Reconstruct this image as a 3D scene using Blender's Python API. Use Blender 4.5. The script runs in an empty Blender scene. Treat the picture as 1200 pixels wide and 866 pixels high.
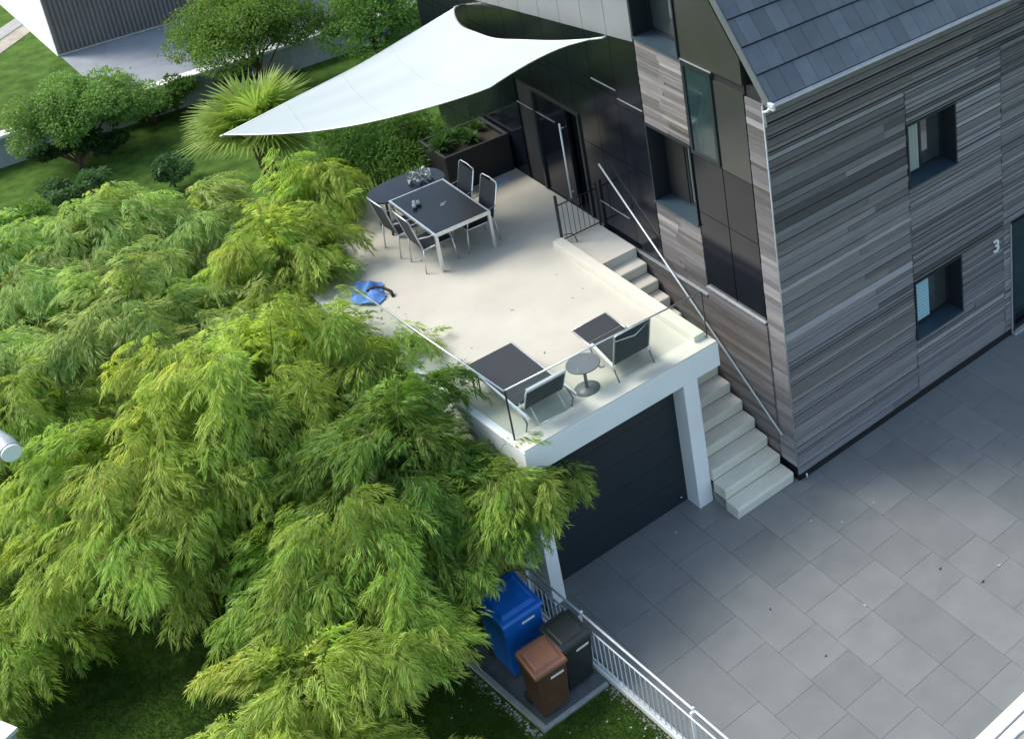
import bpy, bmesh, math, random
import numpy as np
from mathutils import Vector, Matrix
PI = math.pi
sc = bpy.context.scene
C = sc.collection
rnd = random.Random(7)

# ------------------------------------------------------------ camera
RM = ((0.68343399, -0.72959381, -0.02471556), (-0.31390975, -0.26314590, -0.91225814), (0.65907409, 0.63122667, -0.40886945))
cd = bpy.data.cameras.new('camera'); cam = bpy.data.objects.new('camera', cd); C.objects.link(cam)
rx, dn, fw = [Vector(r) for r in RM]
M3 = Matrix((rx, -dn, -fw)).transposed()
cam.matrix_world = Matrix.Translation((-10.6215, -14.4423, 16.0)) @ M3.to_4x4()
cd.sensor_width = 36; cd.sensor_fit = 'HORIZONTAL'
cd.lens = 1616.16 / 1200 * 36
cd.shift_x = (600 - 1143.1) / 1200; cd.shift_y = (30.8 - 433) / 1200
cd.clip_start = 0.1; cd.clip_end = 1500
sc.camera = cam
# ------------------------------------------------------------ light
SUN_EL, SUN_AZ = math.radians(50), math.atan2(-0.62, 0.78)      # azimuth from +Y towards +X
w = bpy.data.worlds.new('World'); sc.world = w; w.use_nodes = True
nt = w.node_tree; bg = nt.nodes['Background']
sky = nt.nodes.new('ShaderNodeTexSky'); sky.sky_type = 'NISHITA'; sky.sun_disc = False
sky.sun_elevation = SUN_EL; sky.sun_rotation = SUN_AZ; sky.air_density = 1.0; sky.dust_density = 2.0; sky.ozone_density = 1.0
wt = nt.nodes.new('ShaderNodeVectorMath'); wt.operation = 'MULTIPLY'; wt.inputs[1].default_value = (1.04, 1.04, .93)
nt.links.new(sky.outputs[0], wt.inputs[0]); nt.links.new(wt.outputs[0], bg.inputs[0]); bg.inputs[1].default_value = 0.15
sl = bpy.data.lights.new('sun', 'SUN'); sl.energy = 1.35; sl.angle = math.radians(24); sl.color = (1, .95, .87)
sun = bpy.data.objects.new('sun', sl); C.objects.link(sun)
sd = Vector((math.sin(SUN_AZ) * math.cos(SUN_EL), math.cos(SUN_AZ) * math.cos(SUN_EL), math.sin(SUN_EL)))
sun.rotation_euler = sd.to_track_quat('Z', 'Y').to_euler(); sun.location = (-20, 30, 40)
sc.view_settings.view_transform = 'Standard'; sc.view_settings.look = 'None'
sc.view_settings.exposure = 1.14; sc.view_settings.gamma = 1
sc.view_settings.use_curve_mapping = False

# ------------------------------------------------------------ materials
def mat(name, col, rough=.6, metal=0, var=0, nscale=6, bump=0, bscale=40, attr=False, spec=.5, stretch=None, rvar=0):
    m = bpy.data.materials.new(name); m.use_nodes = True; t = m.node_tree; N = t.nodes; L = t.links
    b = N['Principled BSDF']; b.inputs['Roughness'].default_value = rough; b.inputs['Metallic'].default_value = metal
    b.inputs['Specular IOR Level'].default_value = spec
    tc = N.new('ShaderNodeTexCoord'); mp = N.new('ShaderNodeMapping'); L.new(tc.outputs['Object'], mp.inputs[0])
    if stretch: mp.inputs['Scale'].default_value = stretch
    src = None
    if attr:
        a = N.new('ShaderNodeAttribute'); a.attribute_name = 'Col'; src = a.outputs['Color']
    if var:
        n = N.new('ShaderNodeTexNoise'); n.inputs['Scale'].default_value = nscale; n.inputs['Detail'].default_value = 8; n.inputs['Roughness'].default_value = .65
        L.new(mp.outputs[0], n.inputs['Vector'])
        mr = N.new('ShaderNodeMapRange'); mr.inputs['From Min'].default_value = .3; mr.inputs['From Max'].default_value = .7
        mr.inputs['To Min'].default_value = 1 - var; mr.inputs['To Max'].default_value = 1 + var; L.new(n.outputs['Fac'], mr.inputs['Value'])
        mx = N.new('ShaderNodeVectorMath'); mx.operation = 'SCALE'
        if src: L.new(src, mx.inputs[0])
        else: mx.inputs[0].default_value = col[:3]
        L.new(mr.outputs[0], mx.inputs['Scale']); L.new(mx.outputs[0], b.inputs['Base Color'])
        if rvar:
            m2 = N.new('ShaderNodeMapRange'); m2.inputs['From Min'].default_value = .3; m2.inputs['From Max'].default_value = .7
            m2.inputs['To Min'].default_value = rough - rvar; m2.inputs['To Max'].default_value = rough + rvar
            L.new(n.outputs['Fac'], m2.inputs['Value']); L.new(m2.outputs[0], b.inputs['Roughness'])
    elif src: L.new(src, b.inputs['Base Color'])
    else: b.inputs['Base Color'].default_value = (*col[:3], 1)
    if bump:
        n = N.new('ShaderNodeTexNoise'); n.inputs['Scale'].default_value = bscale; n.inputs['Detail'].default_value = 6
        L.new(mp.outputs[0], n.inputs['Vector'])
        bp = N.new('ShaderNodeBump'); bp.inputs['Strength'].default_value = bump; bp.inputs['Distance'].default_value = .01
        L.new(n.outputs['Fac'], bp.inputs['Height']); L.new(bp.outputs[0], b.inputs['Normal'])
    return m

def leafmat(name, trans=.45, rough=.5):
    m = bpy.data.materials.new(name); m.use_nodes = True; t = m.node_tree; N = t.nodes; L = t.links
    b = N['Principled BSDF']; b.inputs['Roughness'].default_value = rough; b.inputs['Specular IOR Level'].default_value = .35
    a = N.new('ShaderNodeAttribute'); a.attribute_name = 'Col'; L.new(a.outputs['Color'], b.inputs['Base Color'])
    tr = N.new('ShaderNodeBsdfTranslucent')
    g = N.new('ShaderNodeVectorMath'); g.operation = 'MULTIPLY'; g.inputs[1].default_value = (1.12, 1.18, .7)
    L.new(a.outputs['Color'], g.inputs[0]); L.new(g.outputs[0], tr.inputs[0])
    mx = N.new('ShaderNodeMixShader'); mx.inputs[0].default_value = trans
    L.new(b.outputs[0], mx.inputs[1]); L.new(tr.outputs[0], mx.inputs[2])
    L.new(mx.outputs[0], N['Material Output'].inputs[0])
    return m

def glassmat(name, tint, refl=.08):
    m = bpy.data.materials.new(name); m.use_nodes = True; t = m.node_tree; N = t.nodes; L = t.links
    N.remove(N['Principled BSDF'])
    tr = N.new('ShaderNodeBsdfTransparent'); tr.inputs[0].default_value = (*tint, 1)
    gl = N.new('ShaderNodeBsdfGlossy'); gl.inputs['Roughness'].default_value = .03; gl.inputs[0].default_value = (.9, 1, .97, 1)
    lw = N.new('ShaderNodeLayerWeight'); lw.inputs[0].default_value = .5
    pw = N.new('ShaderNodeMath'); pw.operation = 'POWER'; pw.inputs[1].default_value = 4; L.new(lw.outputs['Facing'], pw.inputs[0])
    ml = N.new('ShaderNodeMath'); ml.operation = 'MULTIPLY_ADD'; ml.inputs[1].default_value = .5; ml.inputs[2].default_value = refl; ml.use_clamp = True; L.new(pw.outputs[0], ml.inputs[0])
    ge = N.new('ShaderNodeNewGeometry'); iv = N.new('ShaderNodeMath'); iv.operation = 'SUBTRACT'; iv.inputs[0].default_value = 1; L.new(ge.outputs['Backfacing'], iv.inputs[1])
    fm = N.new('ShaderNodeMath'); fm.operation = 'MULTIPLY'; L.new(ml.outputs[0], fm.inputs[0]); L.new(iv.outputs[0], fm.inputs[1])
    mx = N.new('ShaderNodeMixShader'); L.new(fm.outputs[0], mx.inputs[0]); L.new(tr.outputs[0], mx.inputs[1]); L.new(gl.outputs[0], mx.inputs[2])
    L.new(mx.outputs[0], N['Material Output'].inputs[0])
    return m

M = dict(
    lawn=mat('lawn', (.06, .118, .02), .9, var=.5, nscale=2.6, bump=1, bscale=45, spec=.1),
    paver=mat('paver', None, .55, var=.09, nscale=2.2, bump=.15, bscale=25, attr=True, rvar=.1, spec=.4),
    joint=mat('joint', (.135, .14, .142), .9),
    street=mat('street', (.26, .28, .31), .85, var=.15, nscale=1.5, bump=.3, bscale=60),
    plaster=mat('white_plaster', (.78, .79, .80), .8, var=.05, nscale=1.2, bump=.1, bscale=60),
    terrace=mat('terrace_floor', (.52, .50, .435), .7, var=.10, nscale=.8, bump=.08, bscale=40),
    cream=mat('cream_stone', (.66, .63, .55), .7, var=.06, nscale=3, bump=.1, bscale=60),
    stair=mat('stair_stone', (.66, .635, .55), .75, var=.08, nscale=2.5, bump=.12, bscale=60),
    wood=mat('weathered_wood', None, .75, var=.2, nscale=5, bump=.4, bscale=22, attr=True, stretch=(.35, .35, 5), spec=.3),
    backing=mat('cladding_backing', (.018, .018, .02), .9),
    darkpanel=mat('dark_gloss_panel', (.006, .008, .014), .13, var=.2, nscale=.8, spec=.32),
    darkpanel2=mat('dark_satin_panel', (.045, .046, .045), .25, var=.15, nscale=.8, spec=.5),
    greypanel=mat('light_metal_panel', (.30, .30, .33), .35, metal=.3, var=.08, nscale=1),
    seam=mat('seam', (.01, .01, .012), .6),
    frame=mat('anthracite_frame', (.013, .019, .026), .4, var=.1, nscale=4),
    sill=mat('sill_metal', (.032, .058, .078), .4, var=.12, nscale=3),
    pane=mat('window_pane', (.04, .05, .055), .04, spec=1, var=.1, nscale=2),
    paneteal=mat('teal_pane', (.022, .045, .05), .05, spec=.6, var=.25, nscale=1.4),
    blind=mat('white_blind', (.72, .76, .78), .6),
    bluesheet=mat('pale_blue_blind', (.35, .56, .66), .6),
    curtain=mat('curtain', (.32, .36, .34), .8, var=.1),
    tile=mat('slate_tile', None, .32, var=.15, nscale=3, bump=.08, bscale=20, attr=True, spec=.6),
    zinc=mat('zinc', (.40, .42, .44), .42, metal=.4, var=.15, nscale=5),
    alu=mat('aluminium', (.66, .68, .70), .3, metal=.75, var=.08, nscale=8),
    whitesteel=mat('white_steel', (.70, .74, .78), .4, metal=.2, var=.08, nscale=6),
    blacksteel=mat('black_steel', (.02, .02, .022), .4),
    fabric=mat('charcoal_fabric', (.030, .036, .044), .85, var=.12, nscale=14, bump=.3, bscale=300),
    tableglass=mat('black_table_glass', (.010, .014, .018), .2, spec=.3, var=.3, nscale=6),
    greymetal=mat('grey_lacquer', (.12, .135, .15), .45, var=.1, nscale=5),
    garagedoor=mat('garage_door', (.012, .020, .028), .45, var=.12, nscale=1.5),
    planter=mat('planter_box', (.006, .006, .008), .6, var=.2, nscale=3),
    sail=mat('sail_cloth', (.53, .59, .605), .8, var=.02, nscale=1, bump=.1, bscale=8),
    blue=mat('blue_plastic', (.006, .115, .47), .42, var=.18, nscale=5, bump=.1, bscale=30),
    brown=mat('brown_plastic', (.085, .042, .022), .5, var=.2, nscale=6, bump=.1, bscale=30),
    brownlid=mat('brown_lid_plastic', (.20, .085, .05), .42, var=.12, nscale=6),
    black=mat('black_plastic', (.016, .021, .023), .42, var=.2, nscale=6, bump=.1, bscale=30),
    label=mat('white_label', (.75, .75, .75), .6),
    rubber=mat('rubber', (.015, .015, .015), .7),
    concrete=mat('concrete', (.30, .31, .31), .85, var=.2, nscale=4, bump=.3, bscale=50),
    darkconcrete=mat('pad_slab', (.13, .14, .145), .85, var=.25, nscale=4, bump=.2, bscale=50),
    rib=mat('ribbed_grey', (.17, .155, .155), .6, var=.1, nscale=2),
    wallgrey=mat('retaining_wall', (.34, .36, .39), .85, var=.25, nscale=2.5, bump=.4, bscale=30),
    whitecap=mat('white_coping', (.68, .69, .69), .8, var=.08, nscale=4),
    bark=mat('bark', (.09, .05, .03), .95, var=.35, nscale=8, bump=1, bscale=25),
    culm=mat('bamboo_culm', (.16, .17, .04), .5, var=.2, nscale=6),
    gravel=mat('gravel', None, .9, attr=True),
    cloth=mat('blue_cloth', (.10, .24, .60), .8, var=.35, nscale=9, bump=.5, bscale=20),
    paleblue=mat('pale_blue_plastic', (.50, .60, .74), .5),
    foil=mat('crinkled_wrap', (.42, .48, .47), .25, var=.5, nscale=25, spec=.8),
    soil=mat('soil', (.03, .024, .018), .95, var=.4, nscale=12, bump=1),
    stonepath=mat('stone_path', (.33, .30, .26), .9, var=.3, nscale=5, bump=.5, bscale=20),
    glass=glassmat('rail_glass', (.95, .985, .97), .035),
    leaf=leafmat('leaf'), bleaf=leafmat('bamboo_leaf', .5), grass=leafmat('grass_blade', .35, .8),
)

# ------------------------------------------------------------ mesh helpers
class MB:
    def __init__(s): s.v = []; s.f = []; s.c = []; s.mi = []; s.sm = []
    def face(s, idx, col=(.5, .5, .5), mi=0, sm=False): s.f.append(idx); s.c.append(col); s.mi.append(mi); s.sm.append(sm)
    def hexa(s, p, col=(.5, .5, .5), mi=0):      # p: 8 points, bottom 4 ccw then top 4
        o = len(s.v); s.v += [tuple(q) for q in p]
        for q in ((3, 2, 1, 0), (4, 5, 6, 7), (0, 1, 5, 4), (1, 2, 6, 5), (2, 3, 7, 6), (3, 0, 4, 7)): s.face([o + i for i in q], col, mi)
        return s
    def box(s, x0, x1, y0, y1, z0, z1, col=(.5, .5, .5), mi=0):
        return s.hexa([(x0, y0, z0), (x1, y0, z0), (x1, y1, z0), (x0, y1, z0), (x0, y0, z1), (x1, y0, z1), (x1, y1, z1), (x0, y1, z1)], col, mi)
    def prism(s, poly, z0, z1, col=(.5, .5, .5), mi=0, inset=0):   # poly ccw from above
        o = len(s.v); n = len(poly)
        s.v += [(x, y, z0) for x, y in poly] + [(x, y, z1) for x, y in poly]
        s.face(list(range(o + n - 1, o - 1, -1)), col, mi); s.face(list(range(o + n, o + 2 * n)), col, mi)
        for i in range(n):
            j = (i + 1) % n; s.face([o + i, o + j, o + n + j, o + n + i], col, mi)
        return s
    def extr(s, prof, axis, a, b, col=(.5, .5, .5), mi=0):         # profile extruded along axis 'x' or 'y'
        o = len(s.v); n = len(prof)
        for t in (a, b): s.v += [((t, p, q) if axis == 'x' else (p, t, q)) for p, q in prof]
        s.face(list(range(o, o + n)), col, mi); s.face(list(range(o + 2 * n - 1, o + n - 1, -1)), col, mi)
        for i in range(n):
            j = (i + 1) % n; s.face([o + j, o + i, o + n + i, o + n + j], col, mi)
        return s
    def tube(s, pts, r, n=8, col=(.5, .5, .5), mi=0, r2=None, cap=True):
        pts = [Vector(p) for p in pts]; o = len(s.v); k = len(pts)
        up = Vector((0, 0, 1)); pu = None
        for i, p in enumerate(pts):
            d = (pts[min(i + 1, k - 1)] - pts[max(i - 1, 0)]).normalized()
            if pu is None:
                pu = d.cross(up if abs(d.z) < .9 else Vector((1, 0, 0))).normalized()
            pu = (pu - d * pu.dot(d)).normalized(); q = d.cross(pu)
            rr = r if r2 is None else r + (r2 - r) * i / (k - 1)
            for j in range(n):
                a = 2 * PI * (j + .5) / n; s.v.append(tuple(p + pu * (rr * math.cos(a)) + q * (rr * math.sin(a))))
        for i in range(k - 1):
            for j in range(n):
                j2 = (j + 1) % n; s.face([o + i * n + j, o + i * n + j2, o + (i + 1) * n + j2, o + (i + 1) * n + j], col, mi, n > 5)
        if cap:
            s.face(list(range(o + n - 1, o - 1, -1)), col, mi); s.face(list(range(o + (k - 1) * n, o + k * n)), col, mi)
        return s
    def lathe(s, prof, cx, cy, n=24, col=(.5, .5, .5), mi=0, sx=1, sy=1):
        o = len(s.v); k = len(prof)
        for r, z in prof:
            for j in range(n):
                a = 2 * PI * j / n; s.v.append((cx + r * sx * math.cos(a), cy + r * sy * math.sin(a), z))
        for i in range(k - 1):
            for j in range(n):
                j2 = (j + 1) % n; s.face([o + i * n + j, o + i * n + j2, o + (i + 1) * n + j2, o + (i + 1) * n + j], col, mi, True)
        s.face(list(range(o + n - 1, o - 1, -1)), col, mi); s.face(list(range(o + (k - 1) * n, o + k * n)), col, mi)
        return s
    def build(s, name, m, parent=None, bevel=0, col=True):
        me = bpy.data.meshes.new(name); me.from_pydata(s.v, [], s.f)
        for q in (m if isinstance(m, (list, tuple)) else [m]): me.materials.append(q)
        me.polygons.foreach_set('material_index', s.mi); me.polygons.foreach_set('use_smooth', s.sm)
        a = me.color_attributes.new('Col', 'FLOAT_COLOR', 'CORNER')
        arr = np.ones((len(me.loops), 4), np.float32); lc = np.array([len(f) for f in s.f])
        arr[:, :3] = np.repeat(np.array(s.c, np.float32), lc, axis=0); a.data.foreach_set('color', arr.ravel())
        me.update(); me.validate()
        o = bpy.data.objects.new(name, me); C.objects.link(o)
        if parent: o.parent = parent; o.location = -parent_world(parent)
        if bevel:
            b = o.modifiers.new('bevel', 'BEVEL'); b.width = bevel; b.segments = 2; b.limit_method = 'ANGLE'
        return o
def parent_world(p):
    l = Vector((0, 0, 0))
    while p: l = l + p.location; p = p.parent
    return l
def tag(o, label=None, cat=None, group=None, kind=None):
    if label: o['label'] = label
    if cat: o['category'] = cat
    if group: o['group'] = group
    if kind: o['kind'] = kind
    return o
def thing(name, loc, label, cat, group=None):
    o = bpy.data.objects.new(name, None); C.objects.link(o); o.location = loc; o.empty_display_size = .1
    return tag(o, label, cat, group)
def struct(name, mb, m): return tag(mb.build(name, m), kind='structure')
def copy_tree(o, parent=None):
    c = o.copy(); C.objects.link(c)
    if parent: c.parent = parent
    for ch in list(o.children): copy_tree(ch, c)
    return c
def qmesh(name, V, Q, col, m, parent=None):      # V (n,3), Q (k,4) or (k,3), col (k,3) per face
    me = bpy.data.meshes.new(name); n = Q.shape[1]
    me.vertices.add(len(V)); me.vertices.foreach_set('co', V.astype(np.float32).ravel())
    me.loops.add(Q.size); me.loops.foreach_set('vertex_index', Q.astype(np.int32).ravel())
    me.polygons.add(len(Q)); me.polygons.foreach_set('loop_start', np.arange(0, Q.size, n, dtype=np.int32))
    me.materials.append(m)
    a = me.color_attributes.new('Col', 'FLOAT_COLOR', 'CORNER')
    arr = np.ones((Q.size, 4), np.float32); arr[:, :3] = np.repeat(col, n, axis=0); a.data.foreach_set('color', arr.ravel())
    me.update(calc_edges=True)
    o = bpy.data.objects.new(name, me); C.objects.link(o)
    if parent: o.parent = parent; o.location = -parent_world(parent)
    return o

# ============================================================ SETTING
ZT = 2.89
# lawn: one big sheet, a step up behind the retaining wall
b = MB()
xs = [-300, -12, -8, -4.3, 0, 10, 300]; 
def quad(bb, x0, x1, y0, y1, z, col=(.5, .5, .5)):
    o = len(bb.v); bb.v += [(x0, y0, z), (x1, y0, z), (x1, y1, z), (x0, y1, z)]; bb.face([o, o + 1, o + 2, o + 3], col)
quad(b, -300, 300, -300, 22.75, -.02); quad(b, -300, 300, 22.75, 600, .70)
o = len(b.v); b.v += [(-300, 22.75, -.02), (300, 22.75, -.02), (300, 22.75, .70), (-300, 22.75, .70)]; b.face([o, o + 1, o + 2, o + 3])
struct('lawn', b, M['lawn'])
# driveway of square slate pavers over a dark bed
b = MB(); quad(b, -4.22, 14, -5.44, 1.4, -.008); struct('driveway_bed', b, M['joint'])
b = MB(); g = .005; P = .70
x = -2.44 - 3 * P
while x < 14:
    y = -5.44 - rnd.random() * .35
    while y < 1.3:
        ln = P * rnd.choice([1, 1, 1, 1.5, 2]); 
        x0, x1, y0, y1 = max(x, -4.2) + g / 2, min(x + P, 14) - g / 2, max(y, -5.43) + g / 2, min(y + ln, 1.3) - g / 2
        if x1 > x0 and y1 > y0:
            v = .188 * (1 + rnd.uniform(-.06, .06)) * (.94 if rnd.random() < .25 else 1)
            z = .0 + rnd.uniform(0, .0015)
            b.box(x0, x1, y0, y1, -.006, z, (v * .98, v * 1.02, v * 1.02))
        y += ln
    x += P
struct('driveway', b, M['paver'])
# litter on the driveway
b = MB(); r2 = random.Random(3)
for i in range(14):
    px, py = r2.uniform(-3.6, 3), r2.uniform(-4.5, .6); a = r2.uniform(0, PI); l = r2.uniform(.015, .04)
    d = Vector((math.cos(a), math.sin(a), 0)); e = Vector((-d.y, d.x, 0)) * l * .4; p = Vector((px, py, .006)); o = len(b.v)
    for q in (p - d * l, p + e, p + d * l, p - e): b.v.append((q.x, q.y, .006 + r2.uniform(0, .01)))
    b.face([o, o + 1, o + 2, o + 3], (.03, .025, .02) if r2.random() < .7 else (.5, .5, .45))
tag(b.build('fallen_leaves', M['gravel']), kind='stuff')
b = MB()
for i in range(80):
    px, py = -4.3 + abs(r2.gauss(0, .35)) , r2.uniform(4.6, 7.6)
    if i > 66: px, py = r2.uniform(-4, -1.3), r2.uniform(1.3, 7.5)
    a = r2.uniform(0, PI); l = r2.uniform(.015, .045); d = Vector((math.cos(a), math.sin(a), 0)) * l; e = Vector((-d.y, d.x, 0)) * .3; o = len(b.v)
    for q in (-d, e, d, -e): b.v.append((px + q.x, py + q.y, 2.876 + r2.uniform(0, .006)))
    b.face([o, o + 1, o + 2, o + 3], r2.choice([(.12, .16, .03), (.10, .08, .03), (.2, .2, .06)]))
tag(b.build('leaf_litter', M['gravel']), kind='stuff')
# street behind the retaining wall, stone path
b = MB(); b.box(-3.25, 30, 22.76, 60, .55, .706); struct('street', b, M['street'])
b = MB(); b.hexa([(-8, 24.3, .6), (-3.31, 29.2, .6), (-3.31, 29.9, .6), (-8, 25.2, .6), (-8, 24.3, .72), (-3.31, 29.2, .72), (-3.31, 29.9, .72), (-8, 25.2, .72)]); struct('path', b, M['stonepath'])
b = MB(); b.hexa([(-8, 25.22, .6), (-3.31, 29.92, .6), (-3.31, 30.6, .6), (-8, 25.9, .6), (-8, 25.22, .74), (-3.31, 29.92, .74), (-3.31, 30.6, .74), (-8, 25.9, .74)]); struct('pavement', b, M['concrete'])

t = thing('retaining_wall', (0, 22.6, 0), 'long low grey retaining wall with white coping between back lawn and street', 'wall')
b = MB(); b.box(-20, 20, 22.5, 22.748, -.1, .70); b.build('wall_face', M['wallgrey'], t)
b = MB()
for i in range(40):
    b.box(-20 + i + .004, -19 + i - .004, 22.45, 22.80, .703, .78)
b.build('coping', M['whitecap'], t, .008)

# ============================================================ HOUSE
house = thing('wood_clad_house', (0, 0, 0), 'tall house with weathered grey board cladding, dark gloss panels and slate tiled roof', 'house')
def woodcol(u, z, warm=0):
    n = math.sin(u * 1.3 + z * .7) * .5 + math.sin(u * .37 - z * 1.9 + 2) * .5
    v = .175 + .05 * n + rnd.uniform(-.06, .06)
    if rnd.random() < .09: v *= 1.35
    if rnd.random() < .12: v *= .72
    k = rnd.uniform(-.03, .06) + warm
    return (v * (1.02 + k), v * (.97 + k * .2), v * (1.04 - k))
def board(bb, plane, u0, u1, z0, z1, out, th, col):
    if plane == 'y': bb.box(u0, u1, -out, -out + th, z0, z1, col)
    else: bb.box(-out, -out + th, u0, u1, z0, z1, col)
def clad(bb, plane, u0, u1, z0, z1, holes, warm=0, hmin=.045, hmax=.10, gap=.012, ext=None, jl=(0.9, 3.0)):
    z = z0
    while z < z1 - .02:
        h = min(rnd.uniform(hmin, hmax), z1 - z)
        if z1 - z - h < .03: h = z1 - z
        gp = rnd.choice([.004, .007, gap, gap * 1.5])
        segs = [(u0, u1)]
        for a, c, za, zb in holes:
            if z + h > za + .005 and z < zb - .005:
                ns = []
                for p, q in segs:
                    if c <= p or a >= q: ns.append((p, q))
                    else:
                        if a > p: ns.append((p, a))
                        if c < q: ns.append((c, q))
                segs = ns
        for p, q in segs:
            u = p
            while u < q - 1e-4:
                e = u + rnd.uniform(*jl)
                if q - e < .35: e = q
                board(bb, plane, u + .0015, e - .0015, z + gp / 2, z + h - gp / 2, .030 + (rnd.uniform(-.010, .016) if plane == 'y' else rnd.uniform(-.003, .004)), .03, woodcol(u, z, warm))
                u = e
        z += h
HE = 7.02
# core walls of the house (dark, behind the boards); recesses left for the openings
W2 = (2.74, 3.90, 1.27, 2.45); W1 = (2.74, 3.88, 4.30, 5.48); DR = (5.22, 7.3, .06, 2.45)
b = MB()
def wall_y(bb, holes, x0, x1, z0, z1, y0=0, y1=.4):
    xsn = sorted({x0, x1, *[h[0] for h in holes], *[h[1] for h in holes]}); zsn = sorted({z0, z1, *[h[2] for h in holes], *[h[3] for h in holes]})
    for i in range(len(xsn) - 1):
        for j in range(len(zsn) - 1):
            xm, zm = (xsn[i] + xsn[i + 1]) / 2, (zsn[j] + zsn[j + 1]) / 2
            if any(h[0] < xm < h[1] and h[2] < zm < h[3] for h in holes): continue
            bb.box(xsn[i], xsn[i + 1], y0, y1, zsn[j], zsn[j + 1])
wall_y(b, [W1, W2, DR], .02, 14, .0, HE + .1)
# left (gable) wall core x 0..0.35
WL, WU = (1.95, 3.17, 4.09, 5.56), (1.95, 3.17, 7.08, 8.6)
GD = (5.35, 6.35, ZT, 5.0)
def wall_x(bb, holes, y0, y1, z0, z1, x0=.0, x1=.35):
    ys = sorted({y0, y1, *[h[0] for h in holes], *[h[1] for h in holes]}); zz = sorted({z0, z1, *[h[2] for h in holes], *[h[3] for h in holes]})
    for i in range(len(ys) - 1):
        for j in range(len(zz) - 1):
            ym, zm = (ys[i] + ys[i + 1]) / 2, (zz[j] + zz[j + 1]) / 2
            if zm > HE or any(h[0] < ym < h[1] and h[2] < zm < h[3] for h in holes): continue
            bb.box(x0, x1, ys[i], ys[i + 1], zz[j], zz[j + 1])
wall_x(b, [WL, WU, GD], .42, 11, .0, HE)
# gable above: prism, ridge at y 5.5 (slope 50 deg)
SL = math.tan(math.radians(51))
def roofz(y): return HE - .16 + (min(y, 11 - y) + .2) * SL
yy = [.42, 1.95, 3.17, 5.5, 11]
for a, c in zip(yy[:-1], yy[1:]):
    zb = HE
    if a == 1.95: zb = 8.6
    p = [(0, a, zb), (.35, a, zb), (.35, c, zb), (0, c, zb), (0, a, roofz(a) - .12), (.35, a, roofz(a) - .12), (.35, c, roofz(c) - .12), (0, c, roofz(c) - .12)]
    if min(roofz(a), roofz(c)) - .12 > zb + .01: b.hexa(p)
b.box(0, .35, 1.95, 3.17, 8.6, 8.601)
b.build('wall_core', M['backing'], house)

# right facade cladding
b = MB()
holes = [W1, W2, DR]
clad(b, 'y', -.03, 2.735, .16, 6.1, [], hmin=.06, hmax=.16, gap=.014, jl=(1.4, 5))
clad(b, 'y', 2.747, 5.0, .16, 6.1, holes, gap=.02, hmin=.055, hmax=.11, jl=(1.4, 5))
clad(b, 'y', 5.012, 5.9, .16, 6.1, holes, gap=.016, hmin=.045, hmax=.085)
clad(b, 'y', 5.912, 14, .16, 6.1, holes, gap=.02, jl=(2.6, 6))
clad(b, 'y', -.03, 14, 6.1, HE, [], warm=.05, gap=.03, hmin=.055, hmax=.08, jl=(2.6, 6))
b.build('board_cladding', M['wood'], house)
# left facade cladding: corner strip, panels round the window column, base under the panels
b = MB()
clad(b, 'x', -.002, .40, .3, 6.95, [], warm=.01, hmin=.06, hmax=.13, gap=.006)
b.build('side_cladding', M['wood'], house); b = MB()
clad(b, 'x', 1.955, 3.18, 5.565, 7.07, [], warm=.05, gap=.012, jl=(.5, .75), hmin=.04, hmax=.085)
b.build('side_cladding', M['wood'], house); b = MB()
clad(b, 'x', 1.955, 3.18, 2.81, 4.08, [], warm=.03, gap=.008, jl=(.5, .75), hmin=.06, hmax=.11)
b.build('side_cladding', M['wood'], house)
b = MB()      # smoother, wider boards under the panels beside the stairs; lower edge climbs with the stairs
for k in range(30):
    z0 = .3 + k * .0895; z1 = z0 + .084
    if z1 > 2.94: break
    ymax = 4.7 if z1 < 2.78 else 1.93
    ymin = .40
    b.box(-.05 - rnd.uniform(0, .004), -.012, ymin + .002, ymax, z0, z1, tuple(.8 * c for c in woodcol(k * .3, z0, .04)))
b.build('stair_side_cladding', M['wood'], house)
b = MB(); b.box(-.075, -.005, .41, 1.93, 2.945, 2.975); b.build('cladding_flashing', M['zinc'], house)
b = MB(); b.box(-.075, -.003, 1.94, 4.72, 2.775, 2.80); b.build('cladding_flashing', M['zinc'], house)
b = MB(); b.box(.015, 14, -.012, .0, .0, .155); b.box(-.015, -.002, -.002, 4.7, .0, .295); b.build('plinth', M['planter'], house)
# downpipe-like corner trims
b = MB(); b.tube([(-.05, -.045, .35), (-.05, -.045, 6.95)], .012, 6); b.build('corner_trim', M['zinc'], house)
b = MB(); b.tube([(.10, -.065, 0), (.10, -.065, .13)], .014, 8); b.build('drain_pipe_end', M['alu'], house)

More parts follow.
